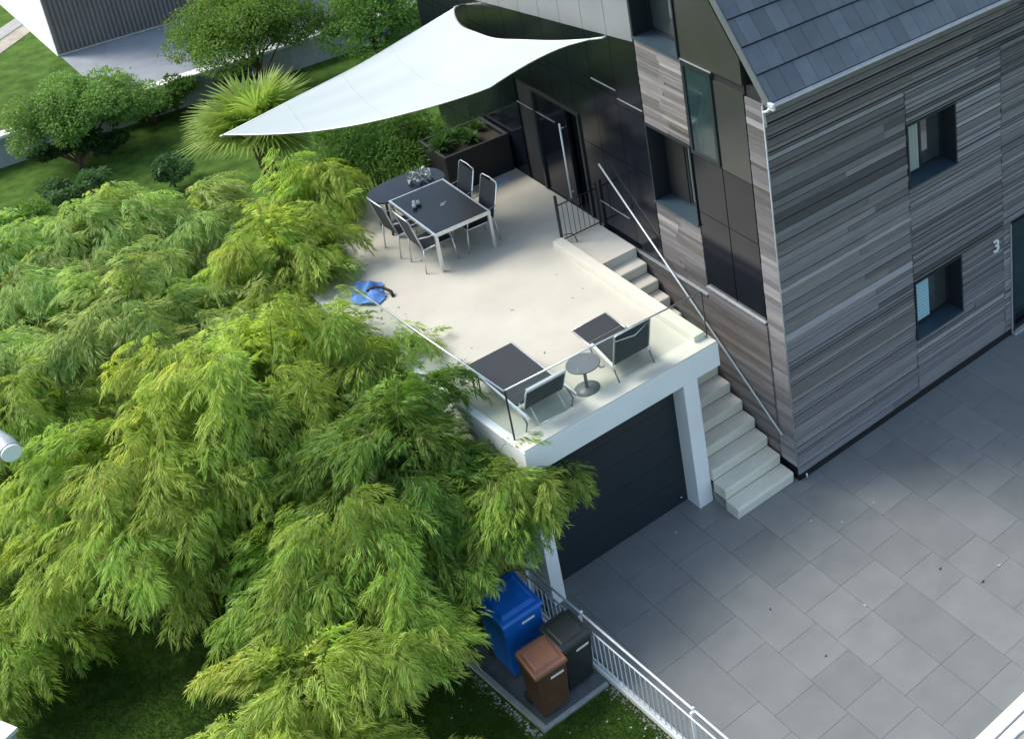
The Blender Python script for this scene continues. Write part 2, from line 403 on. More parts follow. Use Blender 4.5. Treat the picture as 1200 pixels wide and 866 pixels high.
def window(name, ax, u0, u1, z0, z1, depth, fill, label=None, split=.55, sillw=None):
    """window recess: metal reveals (frame), sill, pane"""
    fr = MB(); t = .03; d0 = -.055
    def bx(bb, a, c, d, e, z_, zz):
        if ax == 'y': bb.box(a, c, d, e, z_, zz)
        else: bb.box(d, e, a, c, z_, zz)
    bx(fr, u0, u0 + t, d0, depth, z0 + t, z1); bx(fr, u1 - t, u1, d0, depth, z0 + t, z1); bx(fr, u0 + t, u1 - t, d0, depth, z1 - t, z1)
    # inner casement frame
    f = .05
    for a, c, z_, zz in ((u0 + t, u0 + t + f, z0 + t, z1 - t), (u1 - t - f, u1 - t, z0 + t, z1 - t), (u0 + t + f, u1 - t - f, z0 + t, z0 + t + f), (u0 + t + f, u1 - t - f, z1 - t - f, z1 - t)):
        bx(fr, a, c, depth - .07, depth - .003, z_, zz)
    if split: 
        s = u0 + (u1 - u0) * split; bx(fr, s - .025, s + .025, depth - .075, depth - .005, z0 + t + f, z1 - t - f)
    w_ = fr.build('window', M['frame'], house)
    if label: w_['label'] = label
    sb = MB(); bx(sb, u0, u1, d0 - .02, depth, z0, z0 + t - .002); sb.build('sill', M['sill'], w_)
    pb = MB(); bx(pb, u0 + t, u1 - t, depth - .03, depth - .02, z0 + t, z1 - t); pb.build('pane', fill, w_)
    return w_
w_ = window('window', 'y', *W2, .33, M['pane'], 'lower small square window with pale blue blind', split=.5)
b = MB()
for i in range(14): b.box(W2[0] + .09, W2[0] + .60, .245, .262, W2[2] + .10 + i * .068, W2[2] + .16 + i * .068)
b.build('blind', M['bluesheet'], w_)
w_ = window('window', 'y', *W1, .33, M['pane'], 'upper small square window with curtain behind the glass', split=.5)
b = MB()
for i in range(6): b.box(W1[0] + .10 + i * .07, W1[0] + .165 + i * .07, .245, .258, W1[2] + .09, W1[3] - .09)
b.build('curtain', M['curtain'], w_)
w_ = window('window', 'x', *WL, .33, M['paneteal'], 'lower tall window of side wall with deep blue sill', split=.5)
b = MB(); b.box(.24, .29, 2.58, 3.10, WL[2] + .06, WL[3] - .06); b.build('casement', M['seam'], w_)
b = MB()
for i in range(7): b.box(.285, .297, 2.02 + i * .075, 2.085 + i * .075, WL[2] + .06, WL[3] - .06)
b.build('curtain', M['curtain'], w_)
w_ = window('window', 'x', WU[0], WU[1], WU[2], WU[3], .33, M['pane'], 'upper window of side wall with white blind', split=0)
b = MB()
for i in range(9): b.box(.24, .255, WU[0] + .06, WU[1] - .06, WU[3] - .1 - i * .07 - .07, WU[3] - .1 - i * .07 - .004)
b.build('blind', M['blind'], w_)
# entrance door with glass
db = MB(); db.box(DR[0], DR[1], .16, .22, DR[2] + .0, DR[3]); d_ = db.build('door', M['paneteal'], house)
b = MB(); b.box(DR[0], DR[0] + .05, -.05, .158, .06, DR[3]); b.box(DR[0] + .05, DR[1], -.05, .158, DR[3] - .05, DR[3])
b.box(DR[0] + .05, DR[1], .12, .158, .06, .22); b.box(DR[0] + .95, DR[0] + 1.03, .11, .158, .22, DR[3] - .05); b.build('door_frame', M['frame'], d_)
b = MB(); b.tube([(DR[0] + .85, .04, .9), (DR[0] + .85, .04, 1.9)], .015, 8); b.tube([(DR[0] + .85, .04, 1.0), (DR[0] + .85, .16, 1.0)], .01, 6); b.tube([(DR[0] + .85, .04, 1.8), (DR[0] + .85, .16, 1.8)], .01, 6)
b.build('handle', M['alu'], d_)
b = MB(); b.box(DR[0] - .0, DR[1], -.10, .158, .0, .058); b.build('doorstep', M['concrete'], house)
b = MB(); b.box(5.18, 5.205, -.06, -.03, .06, DR[3]); b.build('door_trim', M['zinc'], house)
# house number
cu = bpy.data.curves.new('house_number', 'FONT'); cu.body = '3'; cu.size = .36; cu.extrude = .012; cu.offset = .006; cu.align_x = 'CENTER'
tmp = bpy.data.objects.new('tmp', cu); C.objects.link(tmp); dg = bpy.context.evaluated_depsgraph_get(); dg.update()
me = bpy.data.meshes.new_from_object(tmp.evaluated_get(dg)); bpy.data.objects.remove(tmp)
me.materials.clear(); me.materials.append(M['whitecap'])
no = bpy.data.objects.new('house_number', me); C.objects.link(no); no.parent = house
no.rotation_euler = (PI / 2, 0, 0); no.location = (4.77, -.075, 2.10)

# dark panels on the left facade
def panel(y0, y1, z0, z1, m, out=.03):
    p = MB(); p.box(-out, -.003, y0 + .006, y1 - .006, z0 + .006, z1 - .006); return p.build('facade_panel', m, house)
for z0, z1, m in ((2.98, 4.40, 'darkpanel'), (4.40, 5.45, 'darkpanel'), (5.45, 7.08, 'paneteal')):
    panel(1.16, 1.93, z0, z1, M[m])
for z0, z1, m in ((2.98, 4.40, 'darkpanel'), (4.40, 5.45, 'darkpanel'), (5.45, 6.98, 'darkpanel2')):
    panel(.42, 1.15, z0, z1, M[m])
# frame of the teal window pane
b = MB()
for a in ((1.18, 1.24, 5.47, 7.06), (1.86, 1.92, 5.47, 7.06), (1.24, 1.86, 5.47, 5.54), (1.24, 1.86, 7.0, 7.06)): b.box(-.05, -.032, *a)
b.build('panel_frame', M['frame'], house)
b = MB(); b.box(-.05, -.03, 1.16, 1.94, 7.085, 7.10); b.build('panel_flashing', M['zinc'], house)
# sloping-topped panels above
def gpanel(y0, y1, z0, m):
    p = MB(); t0, t1 = roofz(y0) - .1, roofz(y1) - .1
    if max(t0, t1) < z0 + .1: return
    t0 = max(t0, z0 + .02)
    p.hexa([(-.03, y0 + .005, z0), (-.003, y0 + .005, z0), (-.003, y1 - .005, z0), (-.03, y1 - .005, z0), (-.03, y0 + .005, t0), (-.003, y0 + .005, t0), (-.003, y1 - .005, t1), (-.03, y1 - .005, t1)])
    p.build('facade_panel', m, house)
gpanel(.42, 1.94, 7.11, M['darkpanel2']); gpanel(1.96, 3.17, 8.63, M['darkpanel'])
ys = [3.20, 3.95, 4.68, 5.40, 6.1, 6.8, 7.5, 8.2, 8.9, 9.6, 10.3, 11.0]
for i, (a, c) in enumerate(zip(ys[:-1], ys[1:])):
    rows = (2.6 if a < 4.7 else ZT + .01, 3.36, 4.50, 5.62 + .14 * (i % 2), 6.62)
    for z0, z1 in zip(rows[:-1], rows[1:]):
        if z1 == 6.62:
            za, zb_ = 6.27 + .135 * (8.4 - a), 6.27 + .135 * (8.4 - c); p = MB()
            if 5.3 < a < 6.9: pass
            p.hexa([(-.03, a + .006, z0 + .006), (-.003, a + .006, z0 + .006), (-.003, c - .006, z0 + .006), (-.03, c - .006, z0 + .006), (-.03, a + .006, za), (-.003, a + .006, za), (-.003, c - .006, zb_), (-.03, c - .006, zb_)])
            p.build('facade_panel', M['darkpanel'], house); continue
        if a > 5.3 and c < 6.9 and z1 < 5.1: continue
        if 5.3 < a < 6.9 and z0 < 5.0: z0 = 5.0
        if z1 - z0 < .1: continue
        panel(a, c, z0, z1, M['darkpanel'])
    # upper light panels
    p = MB(); t0 = min(roofz(a) - .1, 10.4); t1 = min(roofz(c) - .1, 10.4)
    za, zb_ = 6.29 + .135 * (8.4 - a), 6.29 + .135 * (8.4 - c)
    p.hexa([(-.045, a + .006, za), (-.003, a + .006, za), (-.003, c - .006, zb_), (-.045, c - .006, zb_), (-.045, a + .006, t0), (-.003, a + .006, t0), (-.003, c - .006, t1), (-.045, c - .006, t1)])
    p.build('upper_panel', M['greypanel'], house)
# bright seam flashings
for y0, y1, z in ((3.95, 4.68, 5.885), (3.22, 3.93, 5.745), (6.2, 7.5, 4.51), (4.1, 4.68, 3.36), (4.7, 5.0, 3.37)):
    b = MB(); b.box(-.040, -.031, y0, y1, z - .008, z + .008); b.build('seam_flashing', M['zinc'], house)
# sliding garden door in the side wall: recess, opened leaf and long white handle
b = MB(); b.box(.25, .30, 5.3, 6.9, ZT, 4.99); sd_ = b.build('door', M['paneteal'], house); sd_['label'] = 'dark glass terrace door'
b = MB(); b.box(-.06, .25, 5.30, 5.36, ZT, 5.0); b.box(-.06, .25, 6.84, 6.9, ZT, 5.0); b.box(-.06, .25, 5.36, 6.84, 4.94, 4.995); b.box(.2, .248, 6.0, 6.07, ZT, 4.94)
b.build('door_frame', M['frame'], sd_)
b = MB(); b.box(-.02, .04, 5.8, 6.84, ZT + .02, 4.93); b.build('door_leaf', M['darkpanel'], sd_)
b = MB(); b.tube([(-.09, 5.93, ZT + .18), (-.09, 5.93, 4.60)], .017, 8); b.tube([(-.09, 5.93, ZT + .3), (-.02, 5.93, ZT + .3)], .01, 6); b.tube([(-.09, 5.93, 4.5), (-.02, 5.93, 4.5)], .01, 6)
b.build('handle', M['whitesteel'], sd_)

# roof: tiles in rows, front slope seen from the eave up
roof = MB()
ca, sa = math.cos(math.radians(51)), math.sin(math.radians(51))
def rp(x, s, h):     # s along slope from eave, h normal offset
    return (x, -.24 + s * ca - h * sa, HE + .04 + s * sa + h * ca)
L = 9.0
roof.hexa([rp(-.06, 0, -.12), rp(14.2, 0, -.12), rp(14.2, L, -.12), rp(-.06, L, -.12), rp(-.06, 0, 0), rp(14.2, 0, 0), rp(14.2, L, 0), rp(-.06, L, 0)], (.02, .02, .025), 1)
rf = roof.build('roof', [M['tile'], M['backing']], house)
b = MB(); row = 0; s = 0.0; RL = .45
while s < L - .1:
    x = -.05 - (0 if row % 2 else .14)
    while x < 14.1:
        wd = .265; x0, x1 = max(x, -.05), min(x + wd, 14.15) - .006
        if x1 - x0 > .03:
            v = rnd.uniform(.085, .125); k = rnd.uniform(0, 1)
            lo = .030 + rnd.uniform(-.003, .004)
            col = (v * .84, v * .98, v * (1.12 + .1 * k))
            b.hexa([rp(x0, s, .004), rp(x1, s, .004), rp(x1, s + RL - .03, .001), rp(x0, s + RL - .03, .001), rp(x0, s, lo), rp(x1, s, lo), rp(x1, s + RL - .022, .014), rp(x0, s + RL - .022, .014)], col)
        x += wd
    s += RL; row += 1
b.build('tiles', M['tile'], rf)
# back slope
b = MB(); yr = -.24 + L * ca; zr = HE + .04 + L * sa
b.hexa([(-.06, yr, zr - .15), (14.2, yr, zr - .15), (14.2, 11.2, HE), (-.06, 11.2, HE), (-.06, yr, zr), (14.2, yr, zr), (14.2, 11.2, HE + .15), (-.06, 11.2, HE + .15)])
b.build('back_slope', M['tile'], rf)
# verge trim and gutter
b = MB(); b.hexa([rp(-.085, -.02, -.10), rp(-.063, -.02, -.10), rp(-.063, L, -.10), rp(-.085, L, -.10), rp(-.085, -.02, .035), rp(-.063, -.02, .035), rp(-.063, L, .035), rp(-.085, L, .035)])
b.build('verge_trim', M['greymetal'], rf)
b = MB(); prof = []
for i in range(9):
    a = PI + PI * i / 8; prof.append((-.31 + .05 * math.cos(a), 7.06 + .05 * math.sin(a)))
for i in range(9):
    a = 2 * PI - PI * i / 8; prof.append((-.31 + .043 * math.cos(a), 7.063 + .043 * math.sin(a)))
b.extr(prof, 'x', -.10, 14.2); gt = b.build('gutter', M['zinc'], rf)
b = MB(); b.box(-.10, -.06, -.36, -.24, 6.99, 7.09); b.tube([(-.09, -.27, 7.0), (-.08, -.2, 6.93), (-.05, -.06, 6.86), (-.02, -.045, 6.6)], .022, 8); b.build('gutter_end', M['whitesteel'], gt)
b = MB(); b.box(-.05, 14, -.22, -.035, 6.99, 7.03); b.build('soffit', M['rib'], rf)

# ============================================================ GARAGE WITH ROOF TERRACE
gar = thing('garage', (-2.4, 4, 0), 'white garage with roof terrace, stone floor and dark door facing the driveway', 'garage')
poly = [(-4.12, .71), (-.78, .71), (-.79, 5.03), (-.02, 5.03), (-.02, 9.1), (-3.9, 9.1), (-4.55, 7.6)]
b = MB(); b.prism(poly[:1] + poly[1:], 2.43, 2.862); b.build('roof_slab', M['plaster'], gar, .006)
b = MB(); b.prism([(-4.02, 1.06), (-1.06, 1.06), (-1.06, 5.03), (-.03, 5.03), (-.03, 9.05), (-3.88, 9.05), (-4.47, 7.6)], 2.8625, 2.872); b.build('terrace_floor', M['terrace'], gar)
b = MB(); b.box(-4.11, -.79, .72, 1.055, 2.8625, 2.89); b.build('edge_coping', M['cream'], gar, .006)
b = MB(); b.box(-1.05, -.86, .93, 5.02, 2.8625, 3.0); b.build('parapet', M['cream'], gar, .006)
b = MB(); b.box(-1.485, -1.225, .71, 1.16, 0, 2.428); b.build('pillar', M['plaster'], gar, .004)
b = MB(); b.box(-1.45, -1.24, 1.163, 9, 0, 2.428); b.box(-4.12, -3.93, .71, 1.2, 0, 2.428); b.box(-4.2, -4.0, 1.2, 8.8, 0, 2.428); b.box(-4.0, -1.45, 8.8, 9.0, 0, 2.428)
b.build('wall', M['plaster'], gar)
b = MB()
for k in range(5): b.box(-3.925, -1.455, 1.04, 1.08, .01 + k * .486, .01 + k * .486 + .482)
gd = b.build('garage_door', M['garagedoor'], gar)
b = MB(); b.tube([(-1.62, 1.035, .12), (-1.58, 1.035, .12)], .012, 6); b.build('handle', M['alu'], gd)
# wall between stairwell and garage / retaining face of the stairwell
b = MB(); b.box(-1.05, -.84, 1.9, 5.02, 1.4, 2.428); b.box(-1.2, -.02, 5.03, 5.2, 0, 2.428); b.build('stairwell_wall', M['plaster'], gar)

st = thing('staircase', (-.6, 2, 0), 'pale stone steps climbing from driveway to terrace between garage and wood clad house', 'stairs')
N = 14; RI = ZT / N; TR = .30
for i in range(N - 1):
    z1 = RI * (i + 1); y0 = .04 + TR * i
    xl = -1.215 if z1 < 2.3 else -.83
    if i == 0: xl = -1.22
    nose = .03; bb = MB()
    # rounded nosing profile (y,z)
    prof = [(y0 + nose, z1 - .0), (y0 + .012, z1 - .006), (y0 + .002, z1 - .022), (y0, z1 - .05), (y0 + .025, z1 - RI + .001), (y0 + TR + .02, z1 - RI + .001), (y0 + TR + .02, z1)]
    bb.extr([(p, q) for p, q in prof], 'x', xl, -.10 if i else -.085)
    s_ = bb.build('step', M['stair'], st, .004)
bb = MB(); bb.box(-.83, -.09, .04 + TR * (N - 1), 5.03, ZT - RI, 2.868); bb.build('landing', M['stair'], st)
bb = MB(); bb.extr([(.1, .0), (5.0, .0), (5.0, 2.45), (4.2, 2.45), (.42, .0)], 'x', -1.2, -.12); bb.build('base', M['concrete'], st)

# glass railings
def railing(pts, label, z0, z1, panes):
    cx = sum(p[0] for p in pts) / len(pts); cy = sum(p[1] for p in pts) / len(pts)
    t = thing('glass_railing', (cx, cy, z0), label, 'railing', 'glass railings of the terrace')
    (xa, ya), (xb, yb) = pts; d = Vector((xb - xa, yb - ya, 0)); ln = d.length; d.normalize(); n = Vector((-d.y, d.x, 0)) * .006
    for i in range(panes):
        a = Vector((xa, ya, 0)) + d * (ln * i / panes + .004); c = Vector((xa, ya, 0)) + d * (ln * (i + 1) / panes - .004)
        p = [a - n, c - n, c + n, a + n]; bb = MB()
        bb.hexa([(q.x, q.y, z0) for q in p] + [(q.x, q.y, z1) for q in p]); bb.build('glass_panel', M['glass'], t)
    bb = MB(); bb.tube([(xa, ya, z1 + .008), (xb, yb, z1 + .008)], .013, 8); bb.build('top_rail', M['alu'], t)
    return t
r1 = railing([(-4.07, 1.045), (-.84, .90)], 'clear glass railing with metal top rail along the front edge above garage door', 2.87, 3.74, 3)
bb = MB(); bb.box(-4.085, -4.065, 1.03, 1.05, 2.87, 3.74); bb.build('post', M['blacksteel'], r1)
bb = MB(); bb.box(-.848, -.832, .89, .905, 2.89, 3.74); bb.build('post', M['blacksteel'], r1)
railing([(-4.075, 1.06), (-4.36, 5.1)], 'clear glass railing with metal top rail along the terrace side beside bamboo', 2.87, 3.72, 3)

# handrail on the house side of the stairs
hr = thing('handrail', (-.1, 2.4, .5), 'straight silver handrail fixed to house wall above the stone steps', 'handrail')
bb = MB(); A, B_ = Vector((-.11, .21, .90)), Vector((-.11, 4.73, 4.24)); bb.tube([A, B_], .015, 10); bb.build('rail', M['whitesteel'], hr)
for k in (.16, .5, .84):
    p = A.lerp(B_, k); bb = MB(); bb.tube([p, p + Vector((0, 0, -.05)), p + Vector((.075, 0, -.05))], .008, 6); bb.build('bracket', M['alu'], hr)

# black stair gate at the top of the stairs
gt_ = thing('stair_gate', (-.4, 5.03, ZT), 'black metal gate with vertical bars at the head of stairs', 'gate')
bb = MB(); bb.box(-.88, -.84, 5.01, 5.05, 2.87, 3.82); bb.build('post', M['blacksteel'], gt_)
bb = MB(); bb.box(-.10, -.07, 5.01, 5.05, 2.87, 3.75); bb.build('post', M['blacksteel'], gt_)
bb = MB(); bb.tube([(-.84, 5.03, 3.62), (-.1, 5.03, 3.62)], .016, 6); bb.tube([(-.84, 5.03, 2.93), (-.1, 5.03, 2.93)], .012, 6); bb.build('rail', M['blacksteel'], gt_)
for i in range(7):
    bb = MB(); xx = -.76 + i * .093; bb.tube([(xx, 5.03, 2.93), (xx, 5.03, 3.62)], .0055, 5); bb.build('bar', M['blacksteel'], gt_)
bb = MB(); bb.tube([(-.82, 5.0, 3.03), (-.78, 4.95, 3.05), (-.72, 4.9, 3.05), (-.69, 4.86, 2.98), (-.68, 4.84, 2.88)], .009, 6); bb.build('latch_rod', M['blacksteel'], gt_)

# ============================================================ SHADE SAIL
A_, Bc, Cc = Vector((-4.63, 8.85, 5.2)), Vector((-.10, 9.18, 5.95)), Vector((-.12, 3.98, 6.86))
sl_ = thing('shade_sail', (-2, 7.3, 2.9), 'large white triangular shade sail stretched over the dining end of terrace', 'shade sail')
A1 = A_ + (Bc + Cc - 2 * A_).normalized() * .06; B1 = Bc + (A_ + Cc - 2 * Bc).normalized() * .05; C1 = Cc + (A_ + Bc - 2 * Cc).normalized() * .22
n = 36; V = []; idx = {}
cen = (A1 + B1 + C1) / 3
def bez(p, q, t, sag):
    m = p.lerp(q, t); inward = (cen - (p + q) / 2); inward.normalize(); return m + inward * (sag * (p - q).length * 4 * t * (1 - t))
for i in range(n + 1):
    for j in range(n + 1 - i):
        a, c, e = 1 - (i + j) / n, i / n, j / n
        base = A1 * a + B1 * c + C1 * e
        off = Vector((0, 0, 0))
        for (p, q, u, v, w3, sg) in ((A1, B1, a, c, e, .045), (B1, C1, c, e, a, .12), (C1, A1, e, a, c, .0)):
            ind = (cen - (p + q) / 2).normalized(); off += ind * ((p - q).length * sg * 4 * u * v * (1 - w3) ** 1.0)
        z = -.10 * 27 * a * c * e + .02 * math.sin(16 * (c - e) / (1.15 - a)) * a * (1 - a) * 2 * (0 if min(c, e) < .02 else 1) - 1.9 * e * a * (1 - c) * min(1, max(0, (a - .06) / .22)) + .012 * math.sin(9 * (c - e)) * (1 - max(a, c, e)) * 3
        idx[(i, j)] = len(V); V.append(base + off + Vector((0, 0, z)))
bb = MB(); th = Vector((0, 0, .004)); k0 = len(V)
bb.v = [tuple(p + th) for p in V] + [tuple(p - th) for p in V]
for i in range(n):
    for j in range(n - i):
        a, c, e = idx[(i, j)], idx[(i + 1, j)], idx[(i, j + 1)]
        bb.face([a, c, e], sm=True); bb.face([a + k0, e + k0, c + k0], sm=True)
        if i + j < n - 1:
            f_ = idx[(i + 1, j + 1)]; bb.face([c, f_, e], sm=True); bb.face([c + k0, e + k0, f_ + k0], sm=True)
m = M['sail']; N_ = m.node_tree.nodes; L_ = m.node_tree.links
tr = N_.new('ShaderNodeBsdfTranslucent'); tr.inputs[0].default_value = (.55, .6, .62, 1); mx = N_.new('ShaderNodeMixShader'); mx.inputs[0].default_value = .25
L_.new(N_['Principled BSDF'].outputs[0], mx.inputs[1]); L_.new(tr.outputs[0], mx.inputs[2]); L_.new(mx.outputs[0], N_['Material Output'].inputs[0])
bb.build('sail_cloth', m, sl_)
bb = MB()
bdr = [[V[idx[(0, j)]] for j in range(n + 1)], [V[idx[(i, 0)]] for i in range(n + 1)], [V[idx[(i, n - i)]] for i in range(n + 1)]]
for q in bdr: bb.tube(q, .012, 5)
bb.build('hem_rope', M['alu'], sl_)
for k in (8, 16, 24):
    bb = MB(); bb.tube([V[idx[(i, k - i)]] + Vector((0, 0, .004)) for i in range(k + 1)], .006, 4); bb.build('seam', M['sail'], sl_)
for q in (([A_, A1], .015), ([Bc + Vector((.1, 0, 0)), Bc, B1], .02), ([Cc + Vector((.1, 0, 0)), Cc, C1], .018)):
    bb = MB(); bb.tube(*q, 6); bb.build('corner_fitting', M['whitesteel'], sl_)
bb = MB(); bb.tube([A_, (-3.6, 11.4, 3.9), (-2.85, 13.35, 2.9)], .014, 5); bb.build('tie_rope', M['alu'], sl_)

# ============================================================ PLANTER ON THE TERRACE
pl = thing('planter_box', (-.9, 8.5, ZT), 'large black planter box against the dark house wall at the back of terrace', 'planter')
bb = MB()
bb.box(-1.35, -.06, 8.02, 8.08, 2.873, 3.66); bb.box(-1.35, -.06, 9.0, 9.06, 2.873, 3.66); bb.box(-1.35, -1.29, 8.08, 9.0, 2.873, 3.66); bb.box(-.12, -.06, 8.08, 9.0, 2.873, 3.66)
bb.build('box', M['planter'], pl, .01)
bb = MB(); bb.box(-1.29, -.12, 8.08, 9.0, 3.4, 3.56); bb.build('soil', M['soil'], pl)

# ============================================================ FURNITURE
def chair(x, y, rz, label):
    t = thing('patio_chair', (0, 0, 0), label, 'chair', 'chairs at the dining table')
    W = .27
    bb = MB(); bb.hexa([(-.24, -W + .02, .43), (.25, -W + .02, .45), (.25, W - .02, .45), (-.24, W - .02, .43), (-.24, -W + .02, .445), (.25, -W + .02, .465), (.25, W - .02, .465), (-.24, W - .02, .445)])
    bb.build('seat', M['fabric'], t)
    bb = MB(); bb.hexa([(-.25, -W + .02, .47), (-.24, -W + .02, .47), (-.24, W - .02, .47), (-.25, W - .02, .47), (-.40, -W + .02, 1.06), (-.39, -W + .02, 1.06), (-.39, W - .02, 1.06), (-.40, W - .02, 1.06)])
    bb.build('backrest', M['fabric'], t)
    for s in (-1, 1):
        bb = MB(); bb.tube([(-.25, s * W, .45), (-.29, s * W, .0)], .013, 6); bb.build('leg', M['alu'], t)
        bb = MB(); bb.tube([(.26, s * W, .46), (.30, s * W, .0)], .013, 6); bb.build('leg', M['alu'], t)
        bb = MB(); bb.tube([(-.32, s * W, .70), (-.1, s * (W + .01), .66), (.16, s * (W + .01), .655), (.22, s * (W + .01), .62), (.26, s * W, .46)], .012, 6); bb.build('armrest', M['alu'], t)
    bb = MB(); bb.tube([(-.25, -W, .45), (-.40, -W, 1.06), (-.42, -W + .03, 1.09), (-.43, 0, 1.10), (-.42, W - .03, 1.09), (-.40, W, 1.06), (-.25, W, .45), (.26, W, .46), (.26, -W, .46), (-.25, -W, .45)], .013, 6); bb.build('frame', M['alu'], t)
    t.location = (x, y, 2.872); t.rotation_euler = (0, 0, rz)
    return t
c0 = chair(-2.62, 6.22, 0, 'silver framed patio chair on bamboo side of table, nearest the blue bag')
def place(src, x, y, rz, label):
    c = copy_tree(src); c.location = (x, y, 2.872); c.rotation_euler = (0, 0, rz); c['label'] = label; return c
place(c0, -2.70, 7.0, .04, 'silver framed patio chair on bamboo side of table, farther from the blue bag')
place(c0, -1.82, 6.22, PI, 'high backed grey patio chair on house side of table, nearest the railing end')
place(c0, -1.84, 6.98, PI - .03, 'high backed grey patio chair on house side of table, nearest the planter')
t = thing('dining_table', (-2.2, 6.6, ZT - .018), 'rectangular dining table with speckled black glass top and silver frame', 'table')
bb = MB(); bb.box(-2.68, -1.73, 5.80, 7.40, 3.605, 3.625); bb.build('tabletop', M['tableglass'], t)
bb = MB(); bb.box(-2.715, -2.68, 5.765, 7.435, 3.56, 3.622); bb.box(-1.73, -1.695, 5.765, 7.435, 3.56, 3.622); bb.box(-2.68, -1.73, 5.765, 5.80, 3.56, 3.622); bb.box(-2.68, -1.73, 7.40, 7.435, 3.56, 3.622)
bb.build('frame', M['alu'], t, .004)
for lx, ly in ((-2.71, 5.77), (-1.75, 5.77), (-2.71, 7.38), (-1.75, 7.38)):
    bb = MB(); bb.box(lx, lx + .05, ly, ly + .05, 2.872, 3.558); bb.build('leg', M['alu'], t)
t = thing('oval_table', (-2.25, 7.95, ZT - .018), 'round ended dark table behind the rectangular dining table, beside the hedge', 'table')
bb = MB(); pts = []
for i in range(40):
    a = 2 * PI * i / 40; cc, ss = math.cos(a), math.sin(a); pts.append((-2.22 + .66 * math.copysign(abs(cc) ** .75, cc), 7.78 + .42 * math.copysign(abs(ss) ** .75, ss)))
bb.prism(pts, 3.56, 3.585); bb.build('tabletop', M['tableglass'], t)
for lx, ly in ((-2.72, 7.55), (-1.72, 7.55), (-2.72, 8.0), (-1.72, 8.0)):
    bb = MB(); bb.tube([(lx, ly, 2.872), (lx, ly, 3.558)], .02, 8); bb.build('leg', M['blacksteel'], t)
# crumpled clear wrap with a plant on the oval table
bb = MB(); r3 = random.Random(5)
for i in range(90):
    a, h = r3.uniform(0, 2 * PI), r3.random(); r_ = .17 * (1 - h * .5); p = Vector((-1.95 + r_ * 1.2 * math.cos(a), 7.8 + r_ * math.sin(a), 3.60 + h * .16)); o = len(bb.v)
    for _ in range(3): bb.v.append(tuple(p + Vector([r3.uniform(-.06, .06) for _ in range(3)])))
    bb.face([o, o + 1, o + 2], (.5, .5, .5))
tag(bb.build('crumpled_plastic_wrap', M['foil']), 'crumpled shiny plastic wrap lying on the round ended dark table', 'plastic wrap')
bb = MB()
for cx_, cy_ in ((-2.47, 6.95), (-2.52, 6.85), (-2.42, 6.90)): bb.lathe([(.03, 3.626), (.042, 3.66), (.035, 3.70), (.012, 3.705)], cx_, cy_, 10)
tag(bb.build('glass_tealights', M['foil']), 'cluster of small clear glass holders on left part of black table', 'candle holders')
bb = MB(); bb.box(-2.2, -2.12, 6.55, 6.58, 3.626, 3.634); bb.box(-2.16, -2.06, 6.60, 6.63, 3.626, 3.636)
tag(bb.build('cutlery_scraps', M['foil']), 'small pale scraps lying at the middle of black tabletop', 'scraps')

# loungers
def lounger1():
    t = thing('sun_lounger', (-3.5, 1.8, ZT - .018), 'charcoal sun lounger with raised back in terrace corner by bamboo', 'sun lounger', 'sun loungers on the terrace')
    z = 2.872; x0, x1 = -3.87, -3.13
    bb = MB(); bb.box(x0 + .02, x1 - .02, 1.30, 2.66, z + .335, z + .355); bb.build('seat', M['fabric'], t)
    bb = MB(); bb.hexa([(x0 + .08, 1.16, z + .31), (x1 - .06, 1.16, z + .31), (x1 - .06, 1.19, z + .32), (x0 + .08, 1.19, z + .32), (x0 + .08, .99, z + .70), (x1 - .06, .99, z + .70), (x1 - .06, 1.02, z + .71), (x0 + .08, 1.02, z + .71)]); bk = bb.build('backrest', M['fabric'], t)
    bb = MB(); bb.tube([(x0 + .07, 1.3, z + .34), (x0 + .07, 1.16, z + .34), (x0 + .07, .99, z + .72)], .014, 6); bb.tube([(x1 - .05, 1.3, z + .34), (x1 - .05, 1.16, z + .34), (x1 - .05, .99, z + .72)], .014, 6); bb.box(x0 + .08, x1 - .06, .97, 1.03, z + .70, z + .735); bb.build('back_frame', M['alu'], bk)
    bb = MB()
    for x in (x0, x1): bb.box(x - .015, x + .015, .88, 2.68, z + .30, z + .345)
    bb.box(x0 + .015, x1 - .015, 2.66, 2.68, z + .30, z + .34); bb.box(x0 + .015, x1 - .015, 1.24, 1.27, z + .29, z + .33)
    bb.tube([(x0 + .2, 1.05, z + .02), (x0 + .2, 1.3, z + .28)], .01, 6); bb.tube([(x1 - .1, 1.05, z + .02), (x1 - .1, 1.3, z + .28)], .01, 6); bb.tube([(x0 + .2, 1.05, z + .02), (x1 - .1, 1.05, z + .02)], .01, 6); bb.build('frame', M['alu'], t)
    for x in (x0, x1):
        bb = MB(); bb.tube([(x, 1.15, z + .30), (x, 1.0, z + .2), (x, .96 + .12, z)], .012, 6); bb.build('leg', M['greymetal'], t)
        bb = MB(); bb.tube([(x, 2.5, z + .30), (x, 2.58, z), (x, 2.36, z + .01), (x, 2.36, z + .30)], .012, 6); bb.build('leg', M['greymetal'], t)
    return t
lounger1()
